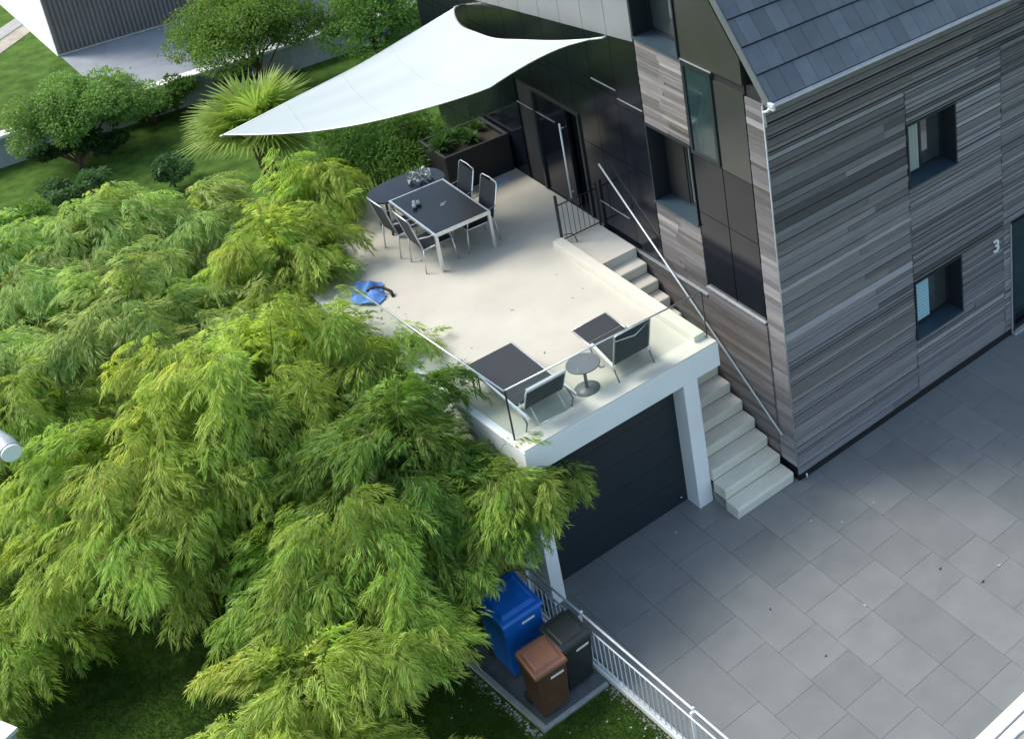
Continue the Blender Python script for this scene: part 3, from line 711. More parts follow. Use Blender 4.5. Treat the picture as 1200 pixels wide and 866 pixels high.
def lounger2():
    t = thing('sun_lounger', (-2.1, 1.6, ZT - .018), 'charcoal relax chair with footrest and upright back near the stairwell parapet', 'sun lounger', 'sun loungers on the terrace')
    z = 2.872; x0, x1 = -2.37, -1.75
    P = [(2.22, .36), (1.80, .34), (1.78, .34), (1.12, .27)]
    def sheet(bb, pts, xa, xb, th=.012):
        for (ya, za), (yb, zb) in zip(pts[:-1], pts[1:]):
            bb.hexa([(xa, yb, z + zb - th), (xb, yb, z + zb - th), (xb, ya, z + za - th), (xa, ya, z + za - th), (xa, yb, z + zb), (xb, yb, z + zb), (xb, ya, z + za), (xa, ya, z + za)])
    bb = MB(); sheet(bb, P[:2], x0 + .02, x1 - .02); bb.build('footrest', M['fabric'], t)
    bb = MB(); sheet(bb, P[2:], x0 + .02, x1 - .02); bb.build('seat', M['fabric'], t)
    bb = MB(); bb.hexa([(x0 + .02, 1.08, z + .29), (x1 - .02, 1.08, z + .29), (x1 - .02, 1.10, z + .29), (x0 + .02, 1.10, z + .29), (x0 + .02, .935, z + .86), (x1 - .02, .935, z + .86), (x1 - .02, .95, z + .86), (x0 + .02, .95, z + .86)]); bk = bb.build('backrest', M['fabric'], t)
    bb = MB(); bb.tube([(x0, 1.1, z + .28), (x0, .94, z + .86), (x0 + .03, .93, z + .88), (x1 - .03, .93, z + .88), (x1, .94, z + .86), (x1, 1.1, z + .28)], .013, 6)
    bb.tube([(x0 + .01, .96, z + .77), ((x0 + x1) / 2, .90, z + .75), (x1 - .01, .955, z + .82)], .010, 6); bb.build('back_frame', M['alu'], bk)
    bb = MB()
    for x in (x0, x1):
        bb.hexa([(x - .022, 1.08, z + .215), (x + .022, 1.08, z + .215), (x + .022, 1.66, z + .35), (x - .022, 1.66, z + .35), (x - .022, 1.08, z + .26), (x + .022, 1.08, z + .26), (x + .022, 1.66, z + .395), (x - .022, 1.66, z + .395)])
        bb.tube([(x, 1.62, z + .33), (x, 1.8, z + .32), (x, 2.23, z + .345)], .013, 6)
    bb.tube([(x0, 2.23, z + .345), (x1, 2.23, z + .345)], .013, 6); bb.build('frame', M['alu'], t)
    for x in (x0, x1):
        bb = MB(); bb.tube([(x, 1.12, z + .24), (x, .99, z)], .011, 6); bb.build('leg', M['greymetal'], t)
        bb = MB(); bb.tube([(x, 1.75, z + .32), (x, 1.60, z + .03), (x + .02, 1.53, z), (x + (.08 if x < -2 else -.08), 1.52, z)], .011, 6); bb.build('leg', M['greymetal'], t)
    return t
lounger2()
t = thing('side_table', (-2.74, 1.24, ZT - .018), 'round grey pedestal side table standing between the two loungers', 'side table')
cx_, cy_ = -2.76, 1.26; z = 2.872
bb = MB(); bb.lathe([(.24, z + .445), (.25, z + .45), (.25, z + .462), (.245, z + .468)], cx_, cy_, 40); bb.build('tabletop', M['greymetal'], t)
bb = MB(); bb.tube([(cx_, cy_, z + .01), (cx_, cy_, z + .445)], .025, 12); bb.build('stem', M['greymetal'], t)
bb = MB(); bb.lathe([(.19, z), (.19, z + .008), (.05, z + .02), (.03, z + .03)], cx_, cy_, 32); bb.build('base', M['greymetal'], t)
# blue crumpled cloth / bag with black strap
bb = MB(); r3 = random.Random(11); G = 16
for i in range(G + 1):
    for j in range(G + 1):
        u, v = i / G - .5, j / G - .5; r_ = math.hypot(u, v)
        h = max(0, .10 * (1 - (2 * r_) ** 2)) + .025 * math.sin(11 * u + 3 * v) + .02 * math.sin(17 * v - 5 * u + 1) + r3.uniform(-.008, .008)
        bb.v.append((-3.85 + u * .5 + .05 * math.sin(9 * v), 6.12 + v * .8 + .04 * math.sin(8 * u), 2.90 + max(0, h)))
for i in range(G):
    for j in range(G):
        if math.hypot((i + .5) / G - .5, (j + .5) / G - .5) < .5: o = i * (G + 1) + j; bb.face([o, o + G + 1, o + G + 2, o + 1], sm=True)
bg_ = thing('beach_bag', (-3.7, 6.0, 2.872), 'crumpled blue bag with black strap lying on terrace edge by bamboo', 'bag')
bb.build('bag_cloth', M['cloth'], bg_)
bb = MB(); bb.tube([(-3.88, 6.05, 2.98), (-3.75, 6.05, 3.01), (-3.66, 5.95, 2.99), (-3.58, 5.82, 2.93), (-3.60, 5.73, 2.89)], .025, 8); bb.build('strap', M['rubber'], bg_)
bb = MB(); bb.prism([(-.50 + .17 * math.cos(a), 7.80 + .13 * math.sin(a)) for a in [2 * PI * i / 6 + .3 for i in range(6)]], 2.873, 2.888)
tag(bb.build('floor_tray', M['paleblue']), 'pale blue six sided tray on terrace floor beside black planter', 'tray')

# ============================================================ BIN PAD, BINS, FENCE
bb = MB(); bb.prism([(-5.30, -1.03), (-4.30, -1.03), (-4.25, .86), (-5.47, .90)], -.10, .004); struct('bin_pad', bb, M['darkconcrete'])
bb = MB()
bb.hexa([(-5.37, -1.09, -.1), (-5.31, -1.09, -.1), (-5.475, .93, -.1), (-5.535, .93, -.1), (-5.37, -1.09, .05), (-5.31, -1.09, .05), (-5.475, .93, .05), (-5.535, .93, .05)])
bb.box(-5.306, -4.37, -1.09, -1.035, -.1, .04)
struct('kerb', bb, M['concrete'])
def fx(y): return -4.345 - (y - 0) * -.0 if False else -4.35 + (0 - y) * .046
bb = MB(); bb.hexa([(fx(-7) - .03, -7, -.1), (fx(-7) + .05, -7, -.1), (fx(.88) + .05, .88, -.1), (fx(.88) - .03, .88, -.1), (fx(-7) - .03, -7, .07), (fx(-7) + .05, -7, .07), (fx(.88) + .05, .88, .07), (fx(.88) - .03, .88, .07)])
struct('driveway_kerb', bb, M['whitecap'])
def bin_(x, y, w_, d_, h_, mb_, ml, label, rz=0):
    t = thing('wheelie_bin', (0, 0, 0), label, 'bin', 'wheelie bins on the pad')
    k = .80; b1 = MB(); hw, hd = w_ / 2, d_ / 2; zb, zt = .07, h_ - .10
    def ring(s, z, yo=0): return [(-hw * s, -hd * s + yo, z), (hw * s, -hd * s + yo, z), (hw * s, hd * s, z), (-hw * s, hd * s, z)]
    b1.hexa(ring(k, zb, .0) + ring(.95, zt)); b1.box(-hw, hw, -hd, hd, zt + .002, zt + .04)
    b1.build('body', mb_, t, .02)
    b2 = MB(); b2.hexa([(-hw * 1.02, -hd * 1.06, h_ - .075), (hw * 1.02, -hd * 1.06, h_ - .075), (hw * 1.02, hd, h_ - .045), (-hw * 1.02, hd, h_ - .045), (-hw * .98, -hd, h_ - .03), (hw * .98, -hd, h_ - .03), (hw * .98, hd, h_ + .01), (-hw * .98, hd, h_ + .01)])
    b2.hexa([(-hw * .85, -hd * .82, h_ - .028), (hw * .85, -hd * .82, h_ - .028), (hw * .85, hd * .8, h_ + .0), (-hw * .85, hd * .8, h_ + .0), (-hw * .72, -hd * .66, h_ + .008), (hw * .72, -hd * .66, h_ + .008), (hw * .72, hd * .7, h_ + .03), (-hw * .72, hd * .7, h_ + .03)])
    b2.build('lid', ml, t, .012)
    b3 = MB(); b3.tube([(-hw * .8, hd, h_ - .06), (-hw * .8, hd + .06, h_ - .05), (hw * .8, hd + .06, h_ - .05), (hw * .8, hd, h_ - .06)], .014, 8); b3.build('handle', mb_, t)
    for s in (-1, 1):
        b4 = MB(); b4.tube([(s * hw * .62, hd * .85, .09), (s * hw * .86, hd * .85, .09)], .09, 18); b4.build('wheel', M['rubber'], t)
    zl = zt - .10; yl = -hd * (k + (.95 - k) * (zl - zb) / (zt - zb)) - .004
    b5 = MB(); b5.hexa([(-.02, yl, zl - .03), (.17, yl, zl - .03), (.17, yl + .004, zl - .03), (-.02, yl + .004, zl - .03), (-.02, yl - .005, zl + .012), (.17, yl - .005, zl + .012), (.17, yl, zl + .012), (-.02, yl, zl + .012)]); b5.build('label_strip', M['label'], t)
    t.location = (x, y, .005); t.rotation_euler = (0, 0, rz)
    return t
bin_(-4.95, .26, .62, .78, 1.14, M['blue'], M['blue'], 'large blue wheelie bin nearest the garage wall')
bin_(-5.07, -.74, .48, .54, .90, M['brown'], M['brownlid'], 'brown wheelie bin with reddish lid at the lawn corner of the pad', -.04)
bin_(-4.62, -.62, .48, .54, .92, M['black'], M['black'], 'black wheelie bin standing against the white metal fence', .03)
# white metal fence
fe = thing('metal_fence', (-4.3, -2, 0), 'white metal fence with double top rail and thin uprights along driveway', 'fence')
for nm, z, r_, off in (('top_rail', .86, .016, .03), ('top_rail', .78, .012, -.03), ('bottom_rail', .16, .012, -.02)):
    bb = MB(); bb.tube([(fx(.86) + off, .86, z), (fx(-7) + off, -7, z)], r_, 8); bb.build(nm, M['whitesteel'], fe)
y = .78
while y > -6.9:
    bb = MB(); bb.tube([(fx(y) - .025, y, .16), (fx(y) - .025, y, .775)], .0075, 5); bb.build('baluster', M['whitesteel'], fe); y -= .115
for y in (.82, -.50, -2.94, -5.3):
    bb = MB(); bb.box(fx(y) - .02, fx(y) + .02, y - .02, y + .02, .07, .84); p_ = bb.build('post', M['whitesteel'], fe)
    bb = MB(); bb.lathe([(.008, .87), (.024, .885), (.024, .90), (.010, .912)], fx(y) + .03, y, 12); bb.build('cap', M['whitesteel'], p_)

# white stepped coping at the near edge of the driveway
t = thing('coping_wall', (2, -5.8, 0), 'white stepped stone coping at the near corner of driveway', 'wall')
bb = MB(); x = -1.9
while x < 12: bb.box(x + .003, x + .997, -5.64, -5.455, -.05, .05); x += 1.0
bb.build('coping', M['whitecap'], t, .004)
bb = MB(); arc = [(-1.9 + .0, -5.66), (12, -5.66), (12, -5.84)] ; arc = [(-1.9, -5.83), (-1.15, -5.82), (-.75, -5.88), (-.2, -6.1), (.6, -6.3), (12, -6.3), (12, -5.665), (-1.9, -5.665)]
bb.prism(arc, -.05, .03); bb.build('inner_coping', M['whitecap'], t, .004)
bb = MB(); quad(bb, -3, 12, -9, -5.6, -.006); struct('gravel_bed', bb, M['stonepath'])

# ============================================================ THINGS AT THE LEFT EDGE, FAR BUILDING
t = thing('street_lamp', (-10.3, 6.2, 0), 'silver cylindrical lamp head reaching in at left edge above the bamboo', 'street lamp')
bb = MB(); bb.tube([(-9.27, 5.2, 4.02), (-9.14, 4.65, 4.0), (-9.12, 4.48, 3.99)], .13, 20); bb.build('lamp_head', M['zinc'], t, .01)
bb = MB(); bb.tube([(-9.122, 4.50, 3.992), (-9.118, 4.43, 3.988)], .115, 20); bb.build('lens', M['blind'], t)
bb = MB(); bb.tube([(-9.27, 5.2, 4.05), (-10.0, 6.4, 4.1), (-10.55, 6.9, 3.9), (-10.6, 6.9, 0)], .04, 10); bb.build('pole', M['zinc'], t)
bb = MB(); bb.prism([(-10.9, 2.2), (-10.24, 2.53), (-10.4, 2.9), (-11.1, 2.6)], 0, 1.5)
t = thing('gate_pillar', (-10.6, 2.5, 0), 'pale grey concrete pillar at the bottom left corner', 'pillar')
bb.build('shaft', M['wallgrey'], t, .01)
bb = MB(); bb.prism([(-10.95, 2.15), (-10.20, 2.52), (-10.38, 2.95), (-11.15, 2.65)], 1.502, 1.56); bb.build('cap', M['whitecap'], t, .005)

t = thing('neighbour_building', (0, 30, .7), 'neighbouring building with ribbed dark grey front and white end wall across the street', 'building')
bb = MB(); bb.box(-3.30, 9.0, 26.72, 40, .6, 6.5); bb.build('wall', M['plaster'], t)
bb = MB(); x = -3.27
bb.box(-3.29, 8.9, 26.66, 26.717, .78, 6.4)
while x < 8.8: bb.box(x, x + .05, 26.62, 26.658, .78, 6.4); x += .11
bb.build('ribbed_cladding', M['rib'], t)

# ============================================================ VEGETATION
rng = np.random.default_rng(4)
def nrm(a): return a / (np.linalg.norm(a, axis=-1, keepdims=True) + 1e-9)
def leaves(P, D, Nn, ln, wd, col, droop=0.0):
    """quads (rhombi): P base (n,3), D direction, Nn normal-ish"""
    S = nrm(np.cross(D, Nn)); ln = ln[:, None]; wd = wd[:, None]
    tip = P + D * ln; tip[:, 2] -= droop * ln[:, 0]
    mid = P + D * ln * .42; 
    V = np.stack([P, mid + S * wd / 2, tip, mid - S * wd / 2], 1).reshape(-1, 3)
    Q = np.arange(len(V)).reshape(-1, 4)
    return V, Q, col
def colr(n, base, var=.25, warm=.15, g=rng):
    v = g.uniform(1 - var, 1 + var, (n, 1)); w = g.uniform(-warm, warm, (n, 1))
    c = np.array(base)[None] * v; c[:, 0:1] *= 1 + w * 1.5; c[:, 2:3] *= 1 - w
    return c
def bush(name, c, r, nl, ls, base, label, cat='shrub', group=None, trunk_h=.8, seed=1, nclump=26, z0=0.0, wr=.45, flat=.0):
    g = np.random.default_rng(seed); rr = random.Random(seed)
    t = thing(name, (c[0], c[1], z0), label, cat, group)
    # clump centres on and inside the ellipsoid
    cd_ = nrm(g.normal(size=(nclump, 3))); cd_[:, 2] = np.abs(cd_[:, 2]) * 1.0 - .25
    cr = g.uniform(.4, 1.08, (nclump, 1)); cc = np.array(c) + cd_ * cr * np.array(r); crad = g.uniform(.2, .46, nclump) * min(r)
    w_ = crad ** 2; w_ /= w_.sum(); k = g.choice(nclump, nl, p=w_)
    dd = nrm(g.normal(size=(nl, 3))); sh = g.uniform(.55, 1.05, (nl, 1)) ** .6 * np.where(g.random((nl, 1)) < .08, g.uniform(1, 1.35, (nl, 1)), 1)
    P = cc[k] + dd * sh * crad[k][:, None] * np.array([1.1, 1.1, .85])
    P[:, 2] = np.maximum(P[:, 2], z0 + .05)
    D = nrm(dd * .8 + g.normal(size=(nl, 3)) * .8 + np.array([0, 0, .15])); Nn = nrm(dd * .7 + g.normal(size=(nl, 3)) * .6 + np.array([0, 0, .6]))
    tint = g.uniform(.8, 1.25, nclump)[k][:, None]
    V, Q, col = leaves(P, D, Nn, g.uniform(.7, 1.3, nl) * ls, g.uniform(.8, 1.2, nl) * ls * wr, colr(nl, base, g=g) * tint, .1)
    qmesh('crown', V, Q, col, M['leaf'], t)
    bb = MB(); top = Vector((c[0], c[1], c[2]))
    bb.tube([(c[0], c[1], z0 - .05), (c[0] + .03, c[1], z0 + (c[2] - z0) * .5), top], .05 * max(r), 7, r2=.025 * max(r))
    for q in cc[:14]:
        s0 = Vector((c[0], c[1], z0 + (c[2] - z0) * rr.uniform(.2, .8))); q = Vector(q); bb.tube([s0, s0.lerp(q, .5) + Vector((0, 0, .1)), q], .02 * max(r), 5, r2=.006 * max(r))
    bb.build('trunk', M['bark'], t)
    return t
G1 = (.055, .125, .022)
bush('shrub', (-4.15, 21.4, 1.15), (1.3, 1.05, 1.05), 36000, .08, (.19, .32, .085), 'big rounded glossy shrub hiding part of retaining wall at upper left', seed=2, nclump=48)
bush('tree', (-.15, 21.3, 2.0), (1.4, 1.3, 1.4), 42000, .08, (.17, .28, .05), 'broad dense tree between the neighbouring building and the palm', 'tree', seed=3, nclump=54)
bush('tree', (2.5, 20.2, 1.7), (1.15, 1.2, 1.25), 22000, .085, (.13, .26, .05), 'leafy tree at top centre beside the sail tip', 'tree', seed=4, nclump=34)
bush('shrub', (-2.0, 22.1, .55), (.55, .5, .55), 3500, .09, (.08, .17, .03), 'small bright shrub against retaining wall right of the big rounded shrub', seed=5, nclump=12)
bush('shrub', (-2.6, 22.0, .35), (.9, .35, .4), 3000, .08, (.035, .08, .03), 'low dark shrub at wall foot under the small bright shrub', seed=6, nclump=12)
bush('shrub', (-4.6, 20.9, .45), (1.3, .5, .5), 6000, .08, (.035, .09, .02), 'low dark undergrowth shrub in front of the big rounded shrub', seed=16, nclump=16)
bush('shrub', (-.3, 21.9, .5), (.9, .45, .45), 3200, .08, (.05, .075, .05), 'grey green shrub at wall foot beneath the broad dense tree', seed=7, nclump=14)
bush('shrub', (-5.1, 18.9, .45), (.75, .6, .55), 3600, .10, (.09, .18, .07), 'loose blue green shrub alone on the shaded lawn above the bamboo', seed=8, nclump=14)
bush('shrub', (-6.75, 17.7, .55), (.9, .8, .65), 6500, .11, (.15, .29, .05), 'bright leafy shrub at left edge above the bamboo', seed=9, nclump=18)
bush('shrub', (-3.4, 18.3, .45), (.5, .5, .5), 2200, .10, (.08, .16, .06), 'loose dark shrub on lawn just left of the fan palm', seed=10, nclump=10)
bush('hedge_shrub', (-1.9, 9.9, 3.3), (1.3, .9, 1.0), 22000, .11, (.075, .165, .025), 'dark hedge shrub behind the oval table and planter under the sail edge', seed=13, nclump=44, wr=.17)
bush('hedge_shrub', (-4.1, 8.0, 2.7), (.6, .9, .9), 14000, .11, (.075, .165, .025), 'dark shrub beside the terrace corner between bamboo and oval table', seed=15, nclump=30, wr=.17)
# tree trunk at the top edge
t = thing('tree', (5.2, 22.2, 0), 'bare brown tree trunk rising at the top edge beside the sail tip', 'tree')
bb = MB(); bb.tube([(5.15, 22.2, -.05), (5.2, 22.25, 1.5), (5.1, 22.4, 3.4), (5.2, 22.6, 5.0)], .17, 10, r2=.11); bb.tube([(5.1, 22.4, 3.4), (5.8, 22.9, 5.2)], .09, 8, r2=.05); bb.build('trunk', M['bark'], t)
g = np.random.default_rng(77); nl = 9000; dd = nrm(g.normal(size=(nl, 3))); P_ = np.array([5.3, 22.9, 6.4]) + dd * g.uniform(.6, 1, (nl, 1)) * np.array([2.0, 2.0, 1.4])
V, Q, col = leaves(P_, nrm(g.normal(size=(nl, 3))), nrm(dd + .3), np.full(nl, .1), np.full(nl, .05), colr(nl, G1, g=g)); qmesh('crown', V, Q, col, M['leaf'], t)

# strap-leaved plants in the planter
def tuft(P0, n, ln, base, name, label, parent=None, seed=1, wd=.018, spread=.9, cat='plant', group=None):
    g = np.random.default_rng(seed); S = 7
    az = g.uniform(0, 2 * PI, n); L_ = ln * g.uniform(.6, 1.15, n); k = g.uniform(.15, spread, n)
    d = np.stack([np.cos(az), np.sin(az)], 1); side = np.stack([-np.sin(az), np.cos(az), np.zeros(n)], 1)
    cols = colr(n, base, g=g); Vs = []
    for s in range(S):
        u = s / (S - 1); r = L_ * k * u; z = L_ * (u * 1.0 - k * .9 * u * u)
        c = np.array(P0)[None] + np.concatenate([d * r[:, None], z[:, None]], 1) + np.concatenate([g.uniform(-.0, .0, (n, 2)), np.zeros((n, 1))], 1)
        w = wd * (1 - u * .85) * (0.6 + u * (1 - u) * 2)
        Vs.append(np.stack([c - side * w, c + side * w], 1))
    V = np.stack(Vs, 1)      # n,S,2,3
    V = V.reshape(n, S * 2, 3); Q = []
    q = np.array([[2 * s, 2 * s + 1, 2 * s + 3, 2 * s + 2] for s in range(S - 1)])
    Q = (q[None] + (np.arange(n) * S * 2)[:, None, None]).reshape(-1, 4)
    return V.reshape(-1, 3), Q, np.repeat(cols, S - 1, 0)
def merge(parts):
    Vs, Qs, Cs = [], [], []; o = 0
    for V, Q, c in parts: Vs.append(V); Qs.append(Q + o); Cs.append(c); o += len(V)
    return np.concatenate(Vs), np.concatenate(Qs), np.concatenate(Cs)
for i, (px, py, s, lb) in enumerate(((-1.05, 8.55, .4, 'strap leaved grass clump at the outer end of black planter'), (-.5, 8.6, .33, 'strap leaved grass clump at the house end of black planter'))):
    t = thing('ornamental_grass', (px, py, 3.56), lb, 'plant', 'grass clumps in the planter')
    V, Q, c = merge([tuft((px + rnd.uniform(-.2, .2), py + rnd.uniform(-.2, .2), 3.55), 130, s, (.06, .14, .025), '', '', seed=60 + i * 4 + j) for j in range(4)])
    qmesh('blades', V, Q, c, M['leaf'], t)

# fan palm
t = thing('fan_palm', (-2.55, 13.9, 0), 'fan palm with bright green fronds behind the sail corner', 'palm')
bb = MB(); top = Vector((-2.75, 13.45, 2.75))
pts = [Vector((-2.5, 13.95, -.05)).lerp(top, u) + Vector((.05 * math.sin(5 * u), 0, 0)) for u in [i / 12 for i in range(13)]]
for a, c in zip(pts[:-1], pts[1:]): bb.tube([a, c], .15, 10, r2=.13)
bb.build('trunk', M['bark'], t)
g = np.random.default_rng(21); parts = []; ptb = MB(); crown = np.array(top)
for f_ in range(44):
    az = 2 * PI * f_ * .381966 + g.uniform(-.2, .2); el = g.uniform(-.08, 1.2)
    d = np.array([math.cos(az) * math.cos(el), math.sin(az) * math.cos(el), math.sin(el)]); pl_ = g.uniform(.45, .75)
    hub = crown + d * pl_ + np.array([0, 0, .1]); ptb.tube([tuple(crown), tuple(hub)], .012, 5)
    side = nrm(np.cross(d, [0, 0, 1.0])); upv = np.cross(side, d); n = 34; R_ = g.uniform(.75, .98)
    ang = np.linspace(-2.1, 2.1, n) + g.uniform(-.03, .03, n)
    D = np.cos(ang)[:, None] * d + np.sin(ang)[:, None] * side; Nn = np.tile(upv, (n, 1)) + .25 * g.normal(size=(n, 3))
    ln = R_ * (0.72 + .28 * np.cos(ang)) * g.uniform(.92, 1.06, n)
    D = nrm(D + np.array([0, 0, -.12]))
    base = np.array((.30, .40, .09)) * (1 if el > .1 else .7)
    S_ = nrm(np.cross(D, Nn)); w = .042
    hubs = np.tile(hub, (n, 1)); m1 = hubs + D * ln[:, None] * .55 + upv * .03; tip = hubs + D * ln[:, None]; tip[:, 2] -= .10 * ln
    V = np.stack([hubs - S_ * .004, m1 - S_ * w * .6, m1 + S_ * w * .6, hubs + S_ * .004, m1 - S_ * w * .6, tip - S_ * .002, tip + S_ * .002, m1 + S_ * w * .6], 1).reshape(-1, 3)
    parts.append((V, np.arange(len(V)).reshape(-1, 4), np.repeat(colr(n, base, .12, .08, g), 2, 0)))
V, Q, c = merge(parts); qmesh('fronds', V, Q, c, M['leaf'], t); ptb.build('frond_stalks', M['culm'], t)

# ---- bamboo
def spray_templates(g, k=10, nl=80):
    out = []
    for _ in range(k):
        u = np.sort(g.uniform(.12, 1, nl)); L_ = .52
        # twig curve: out along +x, drooping
        px = L_ * u * (1 - .18 * u); pz = -.30 * L_ * u ** 2 * 1.6; py = .03 * np.sin(u * 5)
        side = np.where(np.arange(nl) % 2 == 0, 1, -1)
        sw = g.uniform(.01, .11, nl) * (1.1 - u * .6)
        P = np.stack([px, py + side * sw, pz - sw * .35], 1)
        yaw = side * g.uniform(.25, 1.1, nl); D = np.stack([np.cos(yaw), np.sin(yaw), -g.uniform(.35, 1.5, nl)], 1); D = nrm(D)
        Nn = nrm(np.stack([g.normal(0, .35, nl), g.normal(0, .35, nl), np.ones(nl)], 1))
        out.append((P, D, Nn, g.uniform(.07, .14, nl)))
    return out
gt0 = np.random.default_rng(99); TPL = spray_templates(gt0)
NB = [0]
def bamboo(x, y, H, spread, nculm, nspray, base, label, seed, lean=(0, 0), dens=1.0, arc=1.0):
    g = np.random.default_rng(seed)
    t = thing('bamboo', (x, y, 0), label, 'bamboo', 'bamboo clumps beside the terrace')
    cb = MB(); VP, VD, VN, VL, VC = [], [], [], [], []
    for c in range(nculm):
        az = 2 * PI * c * .381966 + g.uniform(-.3, .3); rad = spread * math.sqrt((c + .5) / nculm) * g.uniform(.85, 1.1)
        h = H * g.uniform(.55, 1.06) * (1 - .12 * (rad / spread) ** 2)
        d = np.array([math.cos(az), math.sin(az)]); p0 = np.array([x, y]) + d * rad * .18 + g.uniform(-.15, .15, 2)
        end = np.array([x, y]) + d * rad + np.array(lean)
        us = np.linspace(0, 1, 14); drop = g.uniform(.16, .34) * arc
        X = p0[None] + (end - p0)[None] * (us ** 2.0)[:, None]
        Z = h * (np.sin(us * PI * .5) ** .9) - drop * h * np.clip(us - .62, 0, 1) ** 1.6 * 4
        cur = np.column_stack([X, Z]); cb.tube([tuple(q) for q in cur], .014, 5, r2=.003)
        ctint = g.uniform(.86, 1.16); warm = g.uniform(-.12, .04)
        n = int(nspray * g.uniform(.85, 1.15)); uu = 1 - (1 - .28) * g.random(n) ** 1.25
        uu = np.concatenate([uu, g.uniform(.93, 1.0, 9)])
        for u in uu:
            i = min(int(u * 13), 12); fr = u * 13 - i; p = cur[i] * (1 - fr) + cur[i + 1] * fr; tan = cur[i + 1] - cur[i]; tan /= np.linalg.norm(tan)
            sg = 1 if g.random() < .5 else -1; hor = np.cross(tan, [0, 0, 1.0]); hor /= np.linalg.norm(hor) + 1e-6
            dv = tan * g.uniform(.1, 1.1) + hor * sg * g.uniform(.1, 1.0) + np.array([d[0], d[1], 0]) * .35 + g.normal(0, .34, 3)
            dv[2] = dv[2] * .4 + g.uniform(-.15, .25); dv /= np.linalg.norm(dv)
            xx = dv; yy_ = np.cross([0, 0, 1.0], xx); yy_ /= np.linalg.norm(yy_); zz_ = np.cross(xx, yy_)
            Rm = np.stack([xx, yy_, zz_], 1); sc_ = g.uniform(.5, 1.45) * (1.05 - .25 * u)
            off = g.normal(0, .11, 3)
            P, D, Nn, ln = TPL[g.integers(len(TPL))]
            VP.append(P * sc_ @ Rm.T + p + off); VD.append(D @ Rm.T); VN.append(Nn @ Rm.T); VL.append(ln * (.8 + .3 * sc_))
            v = ctint * g.uniform(.85, 1.15); cc = np.array(base) * v; cc[0] *= 1 + warm + g.uniform(-.1, .1)
            VC.append(np.tile(cc, (len(P), 1)))
    P = np.concatenate(VP); D = nrm(np.concatenate(VD)); Nn = nrm(np.concatenate(VN)); ln = np.concatenate(VL); col = np.concatenate(VC) * g.uniform(.72, 1.28, (len(P), 1)); dead = g.random(len(P)) < .02; col[dead] = np.array([.42, .34, .15])
    # keep clear of the garage volume
    keep = ~((P[:, 0] > -4.15) & (P[:, 1] > 1.0) & (P[:, 2] < 3.0)) & (P[:, 2] > .05) & ~((P[:, 0] > -5.6) & (P[:, 1] < .95) & (P[:, 2] < 1.75))
    P, D, Nn, ln, col = P[keep], D[keep], Nn[keep], ln[keep], col[keep]
    V, Q, col = leaves(P, D, Nn, ln, ln * .105 + .0015, col, .12)
    NB[0] += len(Q)
    qmesh('foliage', V, Q, col, M['bleaf'], t); cb.build('culms', M['culm'], t)
    return t
BY, BG, BD, BP = (.45, .545, .115), (.345, .465, .09), (.20, .32, .06), (.42, .53, .18)
BAM = [
    (-5.3, 1.9, 4.1, 1.5, 34, 42, BD, 'dark green bamboo clump leaning toward the loungers beside the terrace glass', 31, (.05, .0)),
    (-6.2, 1.5, 3.6, 1.75, 26, 42, BG, 'bamboo clump just left of the blue bin', 32, (-.1, -.1)),
    (-7.6, -.5, 3.1, 1.9, 26, 42, BY, 'low yellow green bamboo clump at the bottom edge', 33, (0, 0)),
    (-6.25, 4.6, 5.0, 1.7, 30, 42, BY, 'tall bright yellow green bamboo clump in the middle of the thicket', 34, (0, -.1)),
    (-7.9, 4.2, 4.2, 1.9, 30, 42, BY, 'bright bamboo clump left of centre above the dark lawn gap', 35, (-.1, 0)),
    (-8.7, 6.9, 4.0, 1.8, 28, 42, BG, 'green bamboo clump behind the silver lamp head', 36, (0, 0)),
    (-6.9, 7.4, 4.5, 1.9, 30, 42, BP, 'soft pale bamboo clump left of the blue bag', 37, (0, 0)),
    (-4.7, 7.3, 4.7, 1.2, 30, 42, BY, 'feathery yellow green bamboo clump close to the dining table', 38, (.1, .2)),
    (-8.3, 10.6, 4.2, 2.0, 34, 42, BP, 'pale bamboo clump below the bright leafy shrub at upper left', 39, (0, 0)),
    (-6.5, 10.9, 4.2, 1.8, 34, 42, BP, 'pale bamboo clump below the palm and the lone shrub', 40, (0, 0)),
    (-5.2, 10.2, 4.1, 1.4, 30, 42, BP, 'slim bamboo clump directly below the palm trunk', 41, (0, 0)),
    (-9.9, 4.9, 1.6, .9, 8, 40, BG, 'small low bamboo clump beside the pale pillar at bottom left', 42, (.1, -.5)),
    (-4.95, 4.6, 4.2, 1.25, 26, 42, BG, 'green bamboo clump pressed against the side glass halfway along terrace', 44, (.1, 0)),
    (-9.3, 8.6, 4.2, 1.7, 20, 42, BP, 'bamboo clump cut by the left border just above the lamp head', 45, (0, 0)),
    (-4.75, .9, 3.25, .85, 18, 38, BG, 'small bamboo clump arching over the garage door corner', 43, (.4, -.1)),
    (-3.4, 9.4, 4.6, .85, 24, 42, BY, 'yellow green bamboo clump standing between the oval table and palm', 46, (-.05, -.35)),
]
for a in BAM: bamboo(*a)
print('bamboo leaves', NB[0])

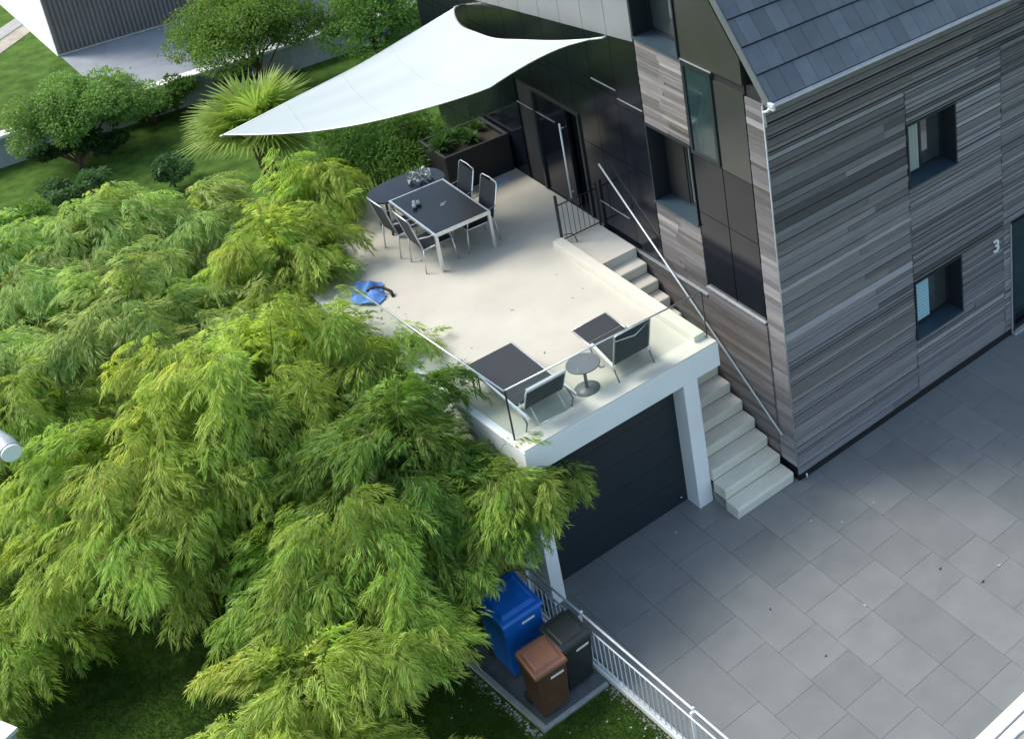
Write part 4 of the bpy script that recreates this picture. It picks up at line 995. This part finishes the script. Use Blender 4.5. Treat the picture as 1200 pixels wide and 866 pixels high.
# grass on the little lawns near the bins, with daisies; pebbles along the kerb
g = np.random.default_rng(8)
def grass(x0, x1, y0, y1, n, base, h=.05, excl=None, z=-.02):
    P = np.column_stack([g.uniform(x0, x1, n), g.uniform(y0, y1, n), np.full(n, z)])
    if excl is not None: P = P[~excl(P)]
    n = len(P); D = nrm(np.column_stack([g.normal(0, .5, n), g.normal(0, .5, n), np.ones(n)]))
    pat = .85 + .25 * np.sin(P[:, 0] * 2.3 + 1) * np.sin(P[:, 1] * 1.9)
    return leaves(P, D, nrm(g.normal(size=(n, 3))), g.uniform(.5, 1.2, n) * h, np.full(n, .009), colr(n, base, .35, .35, g) * pat[:, None])
def ex(P): return ((P[:, 0] > -5.55) & (P[:, 1] > -1.11)) | (P[:, 0] > -4.38 - P[:, 1] * .046) | ((P[:, 0] > -5.0) & (P[:, 1] > .9))
parts = [grass(-7.6, -4.0, -4.2, 2.5, 130000, (.085, .16, .018), excl=ex), grass(-10.4, -7.0, 1.5, 7.5, 50000, (.05, .11, .015), h=.06)]
V, Q, c = merge(parts)
tag(qmesh('grass', V, Q, c, M['grass']), 'short lawn grass', 'grass', kind='stuff')
n = 130; P = np.column_stack([g.uniform(-7.4, -4.4, n), g.uniform(-4, 1.5, n), np.full(n, .03)]); P = P[~ex(P)]; n = len(P)
V, Q, c = leaves(P, nrm(np.column_stack([g.normal(size=(n, 2)), g.uniform(0, .3, n)])), np.tile([0, 0, 1.0], (n, 1)), g.uniform(.02, .05, n), g.uniform(.02, .035, n), np.full((n, 3), .7))
tag(qmesh('daisies', V, Q, c, M['leaf']), 'white daisies in the lawn', 'flowers', kind='stuff')
bb = MB(); r4 = random.Random(9)
for i in range(520):
    if i < 300: y = r4.uniform(-3.8, -1.12); x = fx(y) - .05 - abs(r4.gauss(0, .05)); 
    else: u = r4.random(); y = -1.1 + 2.0 * u; x = -5.40 - .165 * u - abs(r4.gauss(0, .07))
    s = r4.uniform(.008, .024); v = r4.uniform(.2, .5); o = len(bb.v)
    for q in ((s, 0, 0), (0, s, 0), (-s, 0, 0), (0, -s, 0), (0, 0, s * .8)): bb.v.append((x + q[0], y + q[1], -.012 + q[2]))
    for f_ in ((0, 1, 4), (1, 2, 4), (2, 3, 4), (3, 0, 4)): bb.face([o + k for k in f_], (v, v * .95, v * .85))
tag(bb.build('pebbles', M['gravel']), kind='stuff')
